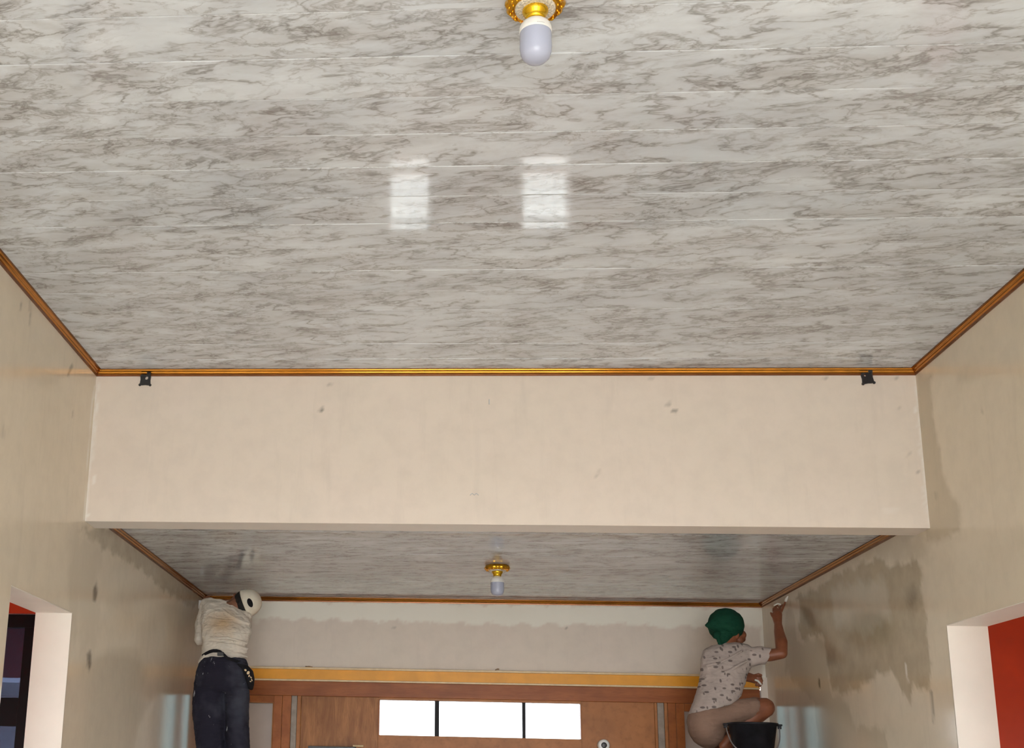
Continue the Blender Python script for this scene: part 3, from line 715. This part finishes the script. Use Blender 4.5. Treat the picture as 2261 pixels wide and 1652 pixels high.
# ------------------------------------------------------------------ people
def ring_loft(bm, rings, seg=20, dome=True):
    """rings: (centre, U, V) ellipses; closed with small domes"""
    R_ = []
    for (cc_, U, V) in rings:
        R_.append([bm.verts.new(cc_+U*math.cos(2*math.pi*k/seg)+V*math.sin(2*math.pi*k/seg)) for k in range(seg)])
    for A, B in zip(R_, R_[1:]):
        for k in range(seg): bm.faces.new((A[k], A[(k+1) % seg], B[(k+1) % seg], B[k]))
    bm.faces.new(R_[0][::-1]); bm.faces.new(R_[-1])
def limb(bm, pts, seg=14):
    """rounded tapering limb through (point, radius)"""
    P = [(Vector(p), r) for p, r in pts]
    rings = []
    d0 = (P[1][0]-P[0][0]).normalized(); d1 = (P[-1][0]-P[-2][0]).normalized()
    seq = [(P[0][0]-d0*P[0][1]*math.sin(t), P[0][1]*math.cos(t), d0) for t in (1.45, 1.0, .5)]
    for i, (p, r) in enumerate(P):
        t = (P[min(i+1, len(P)-1)][0]-P[max(i-1, 0)][0]).normalized(); seq.append((p, r, t))
    seq += [(P[-1][0]+d1*P[-1][1]*math.sin(t), P[-1][1]*math.cos(t), d1) for t in (.5, 1.0, 1.45)]
    a = seq[0][2].orthogonal().normalized()
    for (p, r, t) in seq:
        a = (a-t*a.dot(t)).normalized(); rings.append((p, a*r, t.cross(a)*r))
    ring_loft(bm, rings, seg)
def ellip(bm, c, ax, r, seg=20):
    """ellipsoid with long axis ax (unit), radii (along, across1, across2)"""
    ax = Vector(ax).normalized(); a = Vector((0, 1, 0)); a = (a-ax*a.dot(ax)).normalized(); b_ = ax.cross(a)
    rings = [(Vector(c)-ax*(r[0]*math.cos(t)), a*(r[1]*math.sin(t)), b_*(r[2]*math.sin(t))) for t in [math.pi*(i+.15)/(12.3) for i in range(13)]]
    ring_loft(bm, rings, seg)
def blob(name, bm, mat, parent, voxel=.007, smooth=6, disp=0.0, dsize=.06):
    o = mesh_obj(name, bm, mat, None, True); adopt(o, parent)
    md = o.modifiers.new('remesh', 'REMESH'); md.mode = 'VOXEL'; md.voxel_size = voxel; md.use_smooth_shade = True
    sm = o.modifiers.new('smooth', 'SMOOTH'); sm.factor = .5; sm.iterations = smooth
    if disp:
        tx = bpy.data.textures.new(name+'_folds', 'CLOUDS'); tx.noise_scale = dsize; tx.noise_depth = 2
        dm = o.modifiers.new('folds', 'DISPLACE'); dm.texture = tx; dm.strength = disp; dm.mid_level = .5; dm.texture_coords = 'LOCAL'
    return o
def LR(l, r, y, d, yr=None):
    """ring from its left and right outline pixels at depth y, half-depth d"""
    A = at_y(l[0], l[1], y); B = at_y(r[0], r[1], y if yr is None else yr); U = (B-A)/2
    V = Vector((0, 1, 0)); V = (V-U*(V.dot(U)/U.length_squared)).normalized()
    return ((A+B)/2, U, V*d)

# ---- worker in white cap, standing, seen from behind
def man_cap():
    hip = at_y(490, 1500, 8.02)
    crotch = at_y(496, 1522, 8.02)
    zf = crotch.z-.74
    e = empty('person', (hip.x, 8.02, zf))
    # trousers
    bm = bmesh.new()
    ring_loft(bm, [LR((445,1453),(543,1455),8.03,.108), LR((438,1468),(548,1468),8.02,.115), LR((431,1492),(553,1492),8.0,.120), LR((428,1515),(551,1515),8.0,.118), LR((432,1530),(546,1530),8.01,.10)])
    for l0, l1, l2, r0, r1, r2 in (((427,1520),(424,1570),(433,1652),(498,1520),(498,1570),(497,1652)), ((496,1520),(497,1570),(500,1652),(551,1520),(549,1570),(551,1652))):
        rs = [LR(l0, r0, 8.0, .10), LR(l1, r1, 8.01, .098), LR(l2, r2, 8.02, .088)]
        c2 = rs[-1][0]; ux = rs[-1][1].x
        for z, k in ((c2.z-.18, .88), (zf+.10, .80)):
            rs.append((Vector((c2.x, c2.y, z)), Vector((ux*k, 0, 0)), Vector((0, .08*k, 0))))
        ring_loft(bm, rs)
    blob('trousers', bm, 'jeans', e, .007, 4, .014, .05)
    # shoes
    for u in (462, 526):
        p = at_y(u, 1652, 8.02); bm = bmesh.new()
        limb(bm, [((p.x, 7.99, zf+.04), .038), ((p.x, 8.10, zf+.036), .036), ((p.x+.005, 8.20, zf+.030), .029)])
        for v in bm.verts: v.co.z = max(v.co.z, zf+.001)
        blob('shoe', bm, 'black_cloth', e, .006, 3)
    # shirt
    bm = bmesh.new()
    ring_loft(bm, [LR((437,1466),(532,1462),8.02,.080), LR((444,1446),(540,1448),8.04,.092), LR((447,1420),(545,1424),8.07,.10), LR((444,1393),(556,1398),8.11,.11),
        LR((443,1366),(556,1380),8.16,.112), LR((445,1345),(552,1365),8.20,.105), LR((449,1330),(540,1350),8.23,.09), LR((462,1320),(522,1334),8.26,.06)])
    sh = at_y(458, 1336, 8.24); el = at_y(441, 1412, 8.30); ha = at_y(455, 1345, 8.62)
    limb(bm, [(sh, .052), (at_y(446, 1375, 8.27), .047), (el, .043)]); limb(bm, [(el, .043), (el.lerp(ha, .85), .034)])
    sh2 = at_y(540, 1362, 8.22); el2 = at_y(540, 1395, 8.48); ha2 = at_y(500, 1352, 8.74)
    limb(bm, [(sh2, .052), (el2, .044)]); limb(bm, [(el2, .043), (el2.lerp(ha2, .85), .035)])
    # stacked folds at the waist
    for v_, dl in ((1412, 0), (1422, 3), (1433, -1), (1441, 1)):
        tube(bm, [at_y(452+i*9.4, v_-7*math.sin(math.pi*i/10)+dl+i*.9, 8.05-.095*math.sin(math.pi*(i+.6)/11.2)) for i in range(11)], .0105, 8)
    for (a, b2) in (((470,1352),(540,1392)), ((490,1345),(552,1376)), ((462,1372),(530,1402))):
        tube(bm, [at_y(a[0]+(b2[0]-a[0])*t, a[1]+(b2[1]-a[1])*t+5*math.sin(t*3), 8.155-.105*math.sin(.5+2.1*t)+.010) for t in [i/8 for i in range(9)]], .0075, 8)
    cloth('shirt_white', (0.78, 0.71, 0.61), (0.50, 0.29, 0.10), tuple(at_y(491, 1378, 8.05)), .15, bs_=.6)
    so = blob('shirt', bm, 'shirt_white', e, .006, 3, .016, .045)
    # body: neck, head, hands (one mesh)
    ax = (R2*.93+U2*.36).normalized()                       # towards the crown
    hc = at_y(536, 1336, 8.27)
    bm = bmesh.new()
    ellip(bm, hc, ax, (.118, .098, .085))
    limb(bm, [(at_y(505, 1345, 8.22), .058), (hc-ax*.05, .055)])
    core = [at_y(495, 1500, 8.0), at_y(493, 1445, 8.04), at_y(498, 1390, 8.11), at_y(500, 1360, 8.19), at_y(505, 1345, 8.22)]
    limb(bm, [(p, r) for p, r in zip(core, (.075, .07, .075, .07, .055))])
    for (a_, b2, c2) in ((sh, el, ha), (sh2, el2, ha2)):
        limb(bm, [(at_y(500, 1365, 8.18), .05), (a_, .038)]); limb(bm, [(a_, .037), (b2, .031)]); limb(bm, [(b2, .031), (b2.lerp(c2, .8), .026)])
    for u in (462, 525):
        q0 = at_y(u, 1520, 8.01); q1 = at_y(u, 1652, 8.02)
        limb(bm, [(core[0], .06), (q0, .062), (q1, .052), (Vector((q1.x, q1.y, zf+.42)), .045), (Vector((q1.x, q1.y, zf+.06)), .032)])
    face = at_y(521, 1323, 8.30); limb(bm, [(face, .026), (face+Vector((-.012, .05, .0)), .03)])     # cheek and jaw turned to the ceiling corner
    ear = at_y(527, 1322, 8.215); ellip(bm, ear, U2, (.026, .010, .016))
    nose = at_y(518, 1314, 8.36); limb(bm, [(hc+Vector((-.02, .08, .03)), .02), (nose, .012)])
    for hnd, el_, sgn in ((ha, el, 1), (ha2, el2, -1)):
        d = (hnd-el_).normalized(); limb(bm, [(el_.lerp(hnd, .7), .027), (hnd, .024)])
        side = d.cross(Vector((0, 0, 1))).normalized(); pal = hnd+d*.05
        limb(bm, [(hnd, .026), (pal, .030)])
        for k, L in enumerate((.062, .072, .068, .052)):
            b0 = pal+side*((k-1.5)*.019)+d*.015; kn = b0+d*L*.6+Vector((0, 0, .006)); limb(bm, [(b0, .010), (kn, .0092), (kn+d*L*.35+Vector((0, 0, .018)), .008)], 8)
        th = hnd+side*(-.028*sgn)+d*.02; limb(bm, [(th, .012), (th+d*.035+side*(-.022*sgn), .010), (th+d*.06+side*(-.018*sgn)+Vector((0, 0, .015)), .009)], 8)
    blob('body', bm, 'skin_tan', e, .005, 3)
    # hair at the nape
    bm = bmesh.new(); ellip(bm, hc+ax*.014-Vector((0, .010, 0)), ax, (.076, .100, .097)); blob('hair', bm, 'hair_black', e, .006, 2, .006, .02)
    # white cap
    base = at_y(541, 1333.5, 8.27); rad = 31/ppm(base); ln = 37/ppm(base)
    bm = bmesh.new(); a = Vector((0, 1, 0)); a = (a-ax*a.dot(ax)).normalized(); b_ = ax.cross(a)
    ring_loft(bm, [(base+ax*(ln*math.sin(t)), a*(rad*1.12*math.cos(t)**.8), b_*(rad*math.cos(t)**.8)) for t in [i*1.5/9 for i in range(10)]], 28)
    cap = mesh_obj('cap', bm, 'cap_white', None, True); adopt(cap, e)
    # strap opening and strap at the back of the cap: a dark half-oval set in the crown
    bm = bmesh.new(); oc = at_y(557.5, 1335.5, 8.27); ov = []
    tdir = (R2*.36*-1+U2*.93).normalized()
    for k in range(20):
        t = 2*math.pi*k/20; d = R2*math.cos(t)*5.6/ppm(base)+(U2*.97-R2*.22)*math.sin(t)*10.0/ppm(base)
        ov.append(oc+d)
    def on_cap(p, off):      # drop the outline on to the crown from behind
        q_ = p-base; s = max(-1, min(.97, q_.dot(ax)/ln)); tt = math.asin(max(0, s)); rr = math.cos(tt)**.8; vb = q_.dot(b_)/(rad*rr)
        va = math.sqrt(max(0, 1-vb*vb)); return base+ax*(ln*s)+b_*(rad*rr*vb)-a*(rad*1.12*rr*va+off)
    f0 = [bm.verts.new(on_cap(p, .0035)) for p in ov]; f1 = [bm.verts.new(on_cap(p, -.004)) for p in ov]; cv = bm.verts.new(on_cap(oc, .0040))
    for k in range(20):
        bm.faces.new((f0[k], f0[(k+1) % 20], cv)); bm.faces.new((f0[k], f0[(k+1) % 20], f1[(k+1) % 20], f1[k]))
    bm.faces.new(f1)
    op = mesh_obj('strap_opening', bm, 'black_cloth', cap, True); op.matrix_parent_inverse = cap.matrix_parent_inverse.inverted() if False else Matrix.Identity(4)
    bm = bmesh.new()         # bill, pointing up and away
    bc = base+a*rad*.95+b_*0; d1 = (a*.9-ax*.25).normalized()
    outl = []
    for k in range(15):
        t = math.pi*k/14; outl.append(bc+b_*(rad*.85*math.cos(t))+d1*(.075*math.sin(t)))
    t0 = [bm.verts.new(p+ax*.003) for p in outl]; t1 = [bm.verts.new(p-ax*.003) for p in outl]
    bm.faces.new(t0); bm.faces.new(t1[::-1])
    for k in range(14): bm.faces.new((t0[k], t0[k+1], t1[k+1], t1[k]))
    bm.faces.new((t0[-1], t0[0], t1[0], t1[-1]))
    mesh_obj('bill', bm, 'black_cloth', cap)
    # belt strap and hip pouch
    bm = bmesh.new(); rim = []
    for i in range(13):
        u = 446+i*8.2; v = 1449-12*math.sin(math.pi*min(1, i/7.0))**1+ (i-5)*2.6*(1 if i > 5 else 0); y = 8.03-.100*math.sin(math.pi*(i+.3)/12.6)-.022
        rim.append(at_y(u, v, y))
    n = len(rim)
    for i in range(n-1):
        for j in (0,):
            A, B = rim[i], rim[i+1]; up = Vector((0, 0, .011)); o_ = Vector((0, -.006, 0))
            vs = [bm.verts.new(p) for p in (A-up+o_, B-up+o_, B+up+o_, A+up+o_, A-up-o_, B-up-o_, B+up-o_, A+up-o_)]
            for qd in ((0,1,2,3),(7,6,5,4),(0,4,5,1),(3,2,6,7)): bm.faces.new([vs[t] for t in qd])
    bmesh.ops.remove_doubles(bm, verts=bm.verts, dist=.0005)
    bl = mesh_obj('belt', bm, 'black_cloth', None); adopt(bl, e)
    bk = at_y(487, 1444, 7.90); bm = bmesh.new(); box(bm, bk.x-.022, bk.x+.022, bk.y-.006, bk.y+.008, bk.z-.013, bk.z+.013, bev=.003); mesh_obj('buckle', bm, 'black_plastic', bl)
    bm = bmesh.new()
    ring_loft(bm, [LR((519,1464),(548,1470),7.95,.03), LR((534,1478),(559,1482),7.95,.05), LR((541,1496),(562,1498),7.95,.055), LR((546,1512),(561,1512),7.96,.05), LR((550,1524),(558,1524),7.97,.03)], 18)
    po = blob('hip_pouch', bm, 'black_cloth', e, .006, 4)
    for (u, v, w_, h_, t) in ((542,1480,3,2.2,.6), (548,1486,3.4,4.2,.4), (550,1493,1.6,3,.3), (554,1496,3.2,1.4,.9), (556,1502,2.6,1.4,1.0), (553,1505,2.2,1.2,.2)):
        bm = bmesh.new(); pc = at_y(u, v, 7.902); k = 1/ppm(pc)
        bmesh.ops.create_uvsphere(bm, u_segments=12, v_segments=6, radius=1)
        for vv in bm.verts:
            x, y, z = vv.co; X = (x*w_*math.cos(t)-z*h_*math.sin(t))*k; Z = -(x*w_*math.sin(t)+z*h_*math.cos(t))*k
            vv.co = Vector((pc.x+X, pc.y+y*.008, pc.z+Z))
        mesh_obj('pouch_print', bm, 'cream_edge', po, True)
    tag(e, 'worker in white cap, stained white shirt and dark jeans reaching into the corner', 'person')
    # scraper in the raised left hand
    sc_ = at_y(443.5, 1335, 8.62); s_e = empty('putty_scraper', tuple(ha+Vector((0, .05, .02))))
    bm = bmesh.new(); box(bm, sc_.x-.014, sc_.x+.012, 8.60, 8.72, sc_.z-.035, sc_.z+.030, bev=.004); adopt(mesh_obj('blade', bm, 'white_plastic', None), s_e)
    bm = bmesh.new(); limb(bm, [((sc_.x, 8.70, sc_.z-.02), .012), (ha+Vector((0, .06, .02)), .012)]); adopt(mesh_obj('handle', bm, 'white_plastic', None, True), s_e)
    tag(s_e, 'white filling scraper held by the worker in the white cap', 'scraper')
    return e, zf
man1, zf1 = man_cap()

# ---- worker in green head wrap, squatting, one arm raised to the right-hand cornice
ZP = EYE+.215          # plank he squats on
def man_wrap():
    e = empty('person.001', (at_y(1575, 1600, 8.0).x, 8.0, ZP))
    # shorts: seat and both thighs
    bm = bmesh.new()
    seat = at_y(1560, 1603, 7.97); k = 1/ppm(seat)
    ellip(bm, seat, (R2*.25-U2*.97), (50*k, .13, 42*k))
    ring_loft(bm, [LR((1524,1570),(1600,1556),7.97,.115), LR((1518,1590),(1606,1585),7.97,.125), LR((1522,1612),(1600,1612),7.97,.125)])
    kn = at_y(1688, 1563, 7.95)
    limb(bm, [(at_y(1572, 1592, 7.93), .098), (at_y(1610, 1579, 7.93), .088), (at_y(1662, 1564, 7.94), .070)])
    kn2 = at_y(1668, 1560, 8.28)
    limb(bm, [(at_y(1575, 1592, 8.06), .098), (at_y(1610, 1580, 8.15), .085), (at_y(1645, 1566, 8.24), .070)])
    blob('shorts', bm, 'tan_shorts', e, .007, 5, .012, .05)
    # shirt
    bm = bmesh.new()
    ring_loft(bm, [LR((1519,1578),(1622,1556),7.96,.125), LR((1530,1552),(1636,1536),7.98,.122), LR((1540,1520),(1645,1512),8.02,.118), LR((1546,1485),(1650,1488),8.06,.115),
        LR((1547,1455),(1664,1464),8.09,.112), LR((1552,1436),(1672,1441),8.11,.10), LR((1572,1426),(1658,1427),8.12,.08), LR((1592,1421),(1632,1419),8.13,.055)])
    shd = at_y(1662, 1445, 8.09)
    ring_loft(bm, [LR((1652,1428),(1648,1478),8.09,.065), LR((1680,1427),(1672,1470),8.08,.062), LR((1703,1431),(1690,1467),8.07,.058)])
    shl = at_y(1570, 1448, 8.16)
    limb(bm, [(shl, .06), (at_y(1590, 1462, 8.28), .058)])
    for (a, b2) in (((1560,1470),(1640,1440)), ((1556,1500),(1650,1462)), ((1552,1530),(1640,1500)), ((1545,1555),(1625,1535))):
        tube(bm, [at_y(a[0]+(b2[0]-a[0])*t, a[1]+(b2[1]-a[1])*t+4*math.sin(t*4), 8.045-.110*math.sin(.55+2.0*t)+.008) for t in [i/8 for i in range(9)]], .009, 8)
    blob('shirt', bm, 'printed_shirt', e, .006, 4, .012, .05)
    # body: head, neck, raised arm and hand, lower hand, bare legs and feet
    bm = bmesh.new()
    hc = at_y(1606, 1386, 8.16); ellip(bm, hc, (0, 0.1, 1), (.118, .098, .084))
    limb(bm, [(at_y(1608, 1428, 8.13), .058), (hc-Vector((0, 0, .05)), .055)])
    limb(bm, [(at_y(1575, 1585, 7.98), .08), (at_y(1590, 1525, 8.03), .085), (at_y(1600, 1470, 8.09), .085), (at_y(1608, 1428, 8.13), .058)])
    limb(bm, [(at_y(1600, 1465, 8.09), .06), (at_y(1668, 1447, 8.08), .045)]); limb(bm, [(at_y(1600, 1465, 8.09), .06), (at_y(1590, 1455, 8.25), .045), (at_y(1605, 1465, 8.33), .044)])
    face = at_y(1637, 1402, 8.20); limb(bm, [(hc+Vector((.02, .03, -.03)), .065), (face, .034)])
    limb(bm, [(at_y(1632, 1414, 8.19), .03), (at_y(1640, 1412, 8.21), .020)])            # chin
    limb(bm, [(at_y(1640, 1398, 8.22), .015), (at_y(1645, 1400, 8.24), .009)])           # nose
    ellip(bm, at_y(1627, 1402, 8.095), U2, (.028, .010, .017))                            # ear
    s0 = at_y(1668, 1447, 8.08); elb = at_y(1726, 1443, 8.03); wr_ = at_y(1718, 1378, 8.20)
    limb(bm, [(s0, .045), (at_y(1700, 1447, 8.055), .042), (elb, .037)])
    limb(bm, [(elb, .037), (at_y(1725, 1418, 8.08), .041), (at_y(1720, 1395, 8.15), .033), (wr_, .026)])
    pal = at_y(1716, 1357, 8.26); limb(bm, [(wr_, .026), (at_y(1716, 1365, 8.24), .033), (pal, .034)])
    def finger(pts, r=.0095): limb(bm, [(p, r*(1-.12*i)) for i, p in enumerate(pts)], 8)
    finger([at_y(1724, 1352, 8.27), at_y(1729, 1341, 8.29), at_y(1732, 1334, 8.31), at_y(1734.5, 1328, 8.32)], .0105)      # index, pressed to the cornice
    finger([at_y(1719, 1350, 8.29), at_y(1723, 1340, 8.34), at_y(1727, 1336, 8.37), at_y(1729, 1337, 8.39)])
    finger([at_y(1713, 1350, 8.29), at_y(1713, 1340, 8.33), at_y(1716, 1337, 8.36), at_y(1719, 1341, 8.37)])
    finger([at_y(1708, 1353, 8.28), at_y(1707, 1345, 8.31), at_y(1709, 1342, 8.34)], .0085)
    finger([at_y(1711, 1366, 8.22), at_y(1705, 1360, 8.23), at_y(1702, 1354, 8.25)], .0105)                                   # thumb
    # left forearm across the front, fist below the raised arm
    limb(bm, [(at_y(1605, 1465, 8.33), .044), (at_y(1625, 1490, 8.30), .040), (at_y(1654, 1496, 8.26), .032), (at_y(1664, 1499, 8.24), .030)])
    limb(bm, [(at_y(1662, 1498, 8.24), .030), (at_y(1674, 1502, 8.22), .030)])
    for kx_, (u, v) in enumerate(((1680, 1496), (1682, 1502), (1681, 1508), (1678, 1513))):
        finger([at_y(u-8, v, 8.20), at_y(u, v, 8.20), at_y(u+1.5, v+2, 8.235), at_y(u-3, v+3, 8.25)], .0095)
    finger([at_y(1666, 1492, 8.22), at_y(1675, 1489, 8.21), at_y(1681, 1491, 8.22)], .0105)
    # legs
    for (hip_, knee, ank, dy) in ((at_y(1590, 1586, 7.93), kn, Vector((at_y(1608, 1640, 7.93).x, 7.93, ZP+.075)), 0), (at_y(1590, 1586, 8.12), kn2, Vector((at_y(1588, 1640, 8.25).x, 8.25, ZP+.075)), 1)):
        limb(bm, [(hip_, .075), (hip_.lerp(knee, .5), .068), (knee, .066)])
        limb(bm, [(knee, .064), (knee.lerp(ank, .3), .058), (knee.lerp(ank, .7), .045), (ank, .034)])
        heel = Vector((ank.x-.035, ank.y, ZP+.036)); toe = Vector((ank.x+.15, ank.y+.03, ZP+.027))
        limb(bm, [(ank, .033), (heel, .028)]); limb(bm, [(heel, .028), (heel.lerp(toe, .55), .032), (toe, .022)])
        for t in range(5):
            b0 = toe+Vector((-.01, (t-2)*.016, -.002)); limb(bm, [(b0, .0105), (b0+Vector((.040-.004*abs(t-1), 0, -.007)), .0088)], 8)
    blob('body', bm, 'skin_brown', e, .005, 3)
    # green head wrap with knot and tails
    bm = bmesh.new()
    ellip(bm, at_y(1602, 1381, 8.155), (U2*.94-R2*.30), (.118, .118, .120))
    ellip(bm, at_y(1622, 1380, 8.17), U2, (.090, .100, .062))
    limb(bm, [(at_y(1590, 1378, 8.12), .075), (at_y(1570, 1381, 8.09), .038), (at_y(1559, 1381, 8.08), .012)])
    limb(bm, [(at_y(1598, 1400, 8.10), .06), (at_y(1594, 1412, 8.09), .040), (at_y(1591, 1421, 8.085), .020)])
    ellip(bm, at_y(1583, 1400, 8.055), R2, (.026, .018, .020))
    limb(bm, [(at_y(1582, 1402, 8.06), .014), (at_y(1586, 1412, 8.06), .012), (at_y(1589, 1422, 8.065), .008)])
    limb(bm, [(at_y(1581, 1402, 8.06), .013), (at_y(1577, 1408, 8.06), .008)])
    blob('head_wrap', bm, 'green_wrap', e, .006, 4, .012, .045)
    tag(e, 'squatting worker in green head wrap and leaf-print white shirt touching the cornice', 'person')
    # putty on the fingertips
    for pts in ([(at_y(1735, 1327, 8.315), .0095), (at_y(1737, 1322, 8.305), .0085), (at_y(1739.5, 1317, 8.30), .004)],
                [(at_y(1723, 1335, 8.33), .006), (at_y(1717, 1333, 8.32), .006), (at_y(1709, 1337, 8.30), .004)],
                [(at_y(1668, 1502, 8.19), .006), (at_y(1674, 1504, 8.185), .007), (at_y(1680, 1511, 8.185), .006)]):
        bm = bmesh.new(); limb(bm, pts, 10); adopt(mesh_obj('putty_smear', bm, 'putty', None, True), e)
    return e
man2 = man_wrap()

# ---- black bucket beside him
def bucket():
    c = at_y(1661, 1597, 7.66); zb = EYE+.165; zr = c.z
    e = empty('bucket', (c.x, 7.66, zb))
    r1 = 53/ppm(c); r0 = r1*.74; h = zr-zb
    bm = bmesh.new()
    prof = [(r0*.9, 0), (r0, .006), (r1-.006, h-.018), (r1+.003, h-.014), (r1+.006, h-.004), (r1+.003, h), (r1-.004, h-.003), (r1-.012, h-.02), (r0-.006, .012), (r0*.5, .010)]
    lathe(bm, prof, 48); mesh_obj('body', bm, 'bucket_black', e, True)
    for s in (-1, 1):
        bm = bmesh.new(); box(bm, r1-.002, r1+.030, -.016, .016, h-.016, h-.004, bev=.003); box(bm, r1+.004, r1+.026, -.008, .008, h-.034, h-.014, bev=.003)
        o = mesh_obj('lug', bm, 'bucket_black', e); o.rotation_euler = (0, 0, 0 if s > 0 else math.pi)
    bm = bmesh.new(); tube(bm, [Vector((-(r1+.012)*math.copysign(abs(math.cos(t))**.45, math.cos(t)), -.05*math.sin(t)-.02*math.sin(t), h-.02-.16*math.sin(t))) for t in [math.pi*i/24 for i in range(25)]], .004, 8)
    mesh_obj('handle', bm, 'handle_grey', e, True)
    bm = bmesh.new(); lathe(bm, [(.01, h-.07), (r0*1.15, h-.07), (r0*1.1, h-.06), (.01, h-.052)], 32); mesh_obj('filler', bm, 'putty', e, True)
    tag(e, 'black plastic bucket with side lugs in front of the squatting worker', 'bucket')
    return e, zb
bk, zbk = bucket()

# ---- trestles and boards below the frame that carry them
def trestle(label, x0, x1, y0, y1, ztop):
    e = empty('work_platform', ((x0+x1)/2, (y0+y1)/2, 0))
    nb = 2
    for i in range(nb):
        w_ = (y1-y0)/nb; adopt(ebox('board', 'scaffold_wood', None, x0, x1, y0+i*w_+.004, y0+(i+1)*w_-.004, ztop-.035, ztop), e)
    for x in (x0+.12, x1-.12):
        adopt(ebox('bearer', 'scaffold_wood', None, x-.03, x+.03, y0, y1, ztop-.10, ztop-.035), e)
        for y in (y0+.04, y1-.04): adopt(ebox('leg', 'scaffold_wood', None, x-.03, x+.03, y-.03, y+.03, 0, ztop-.10), e)
        adopt(ebox('brace', 'scaffold_wood', None, x-.012, x+.012, y0+.01, y1-.01, .35, .42), e)
    tag(e, label, 'scaffold')
trestle('wooden trestle platform under the worker in the white cap', XL+.02, -.75, 7.78, 8.30, zf1)
trestle('high wooden trestle platform under the squatting worker', 1.35, XR-.03, 7.84, 8.45, ZP)
trestle('lower wooden trestle board under the black bucket', 1.35, XR-.03, 7.44, 7.82, zbk)
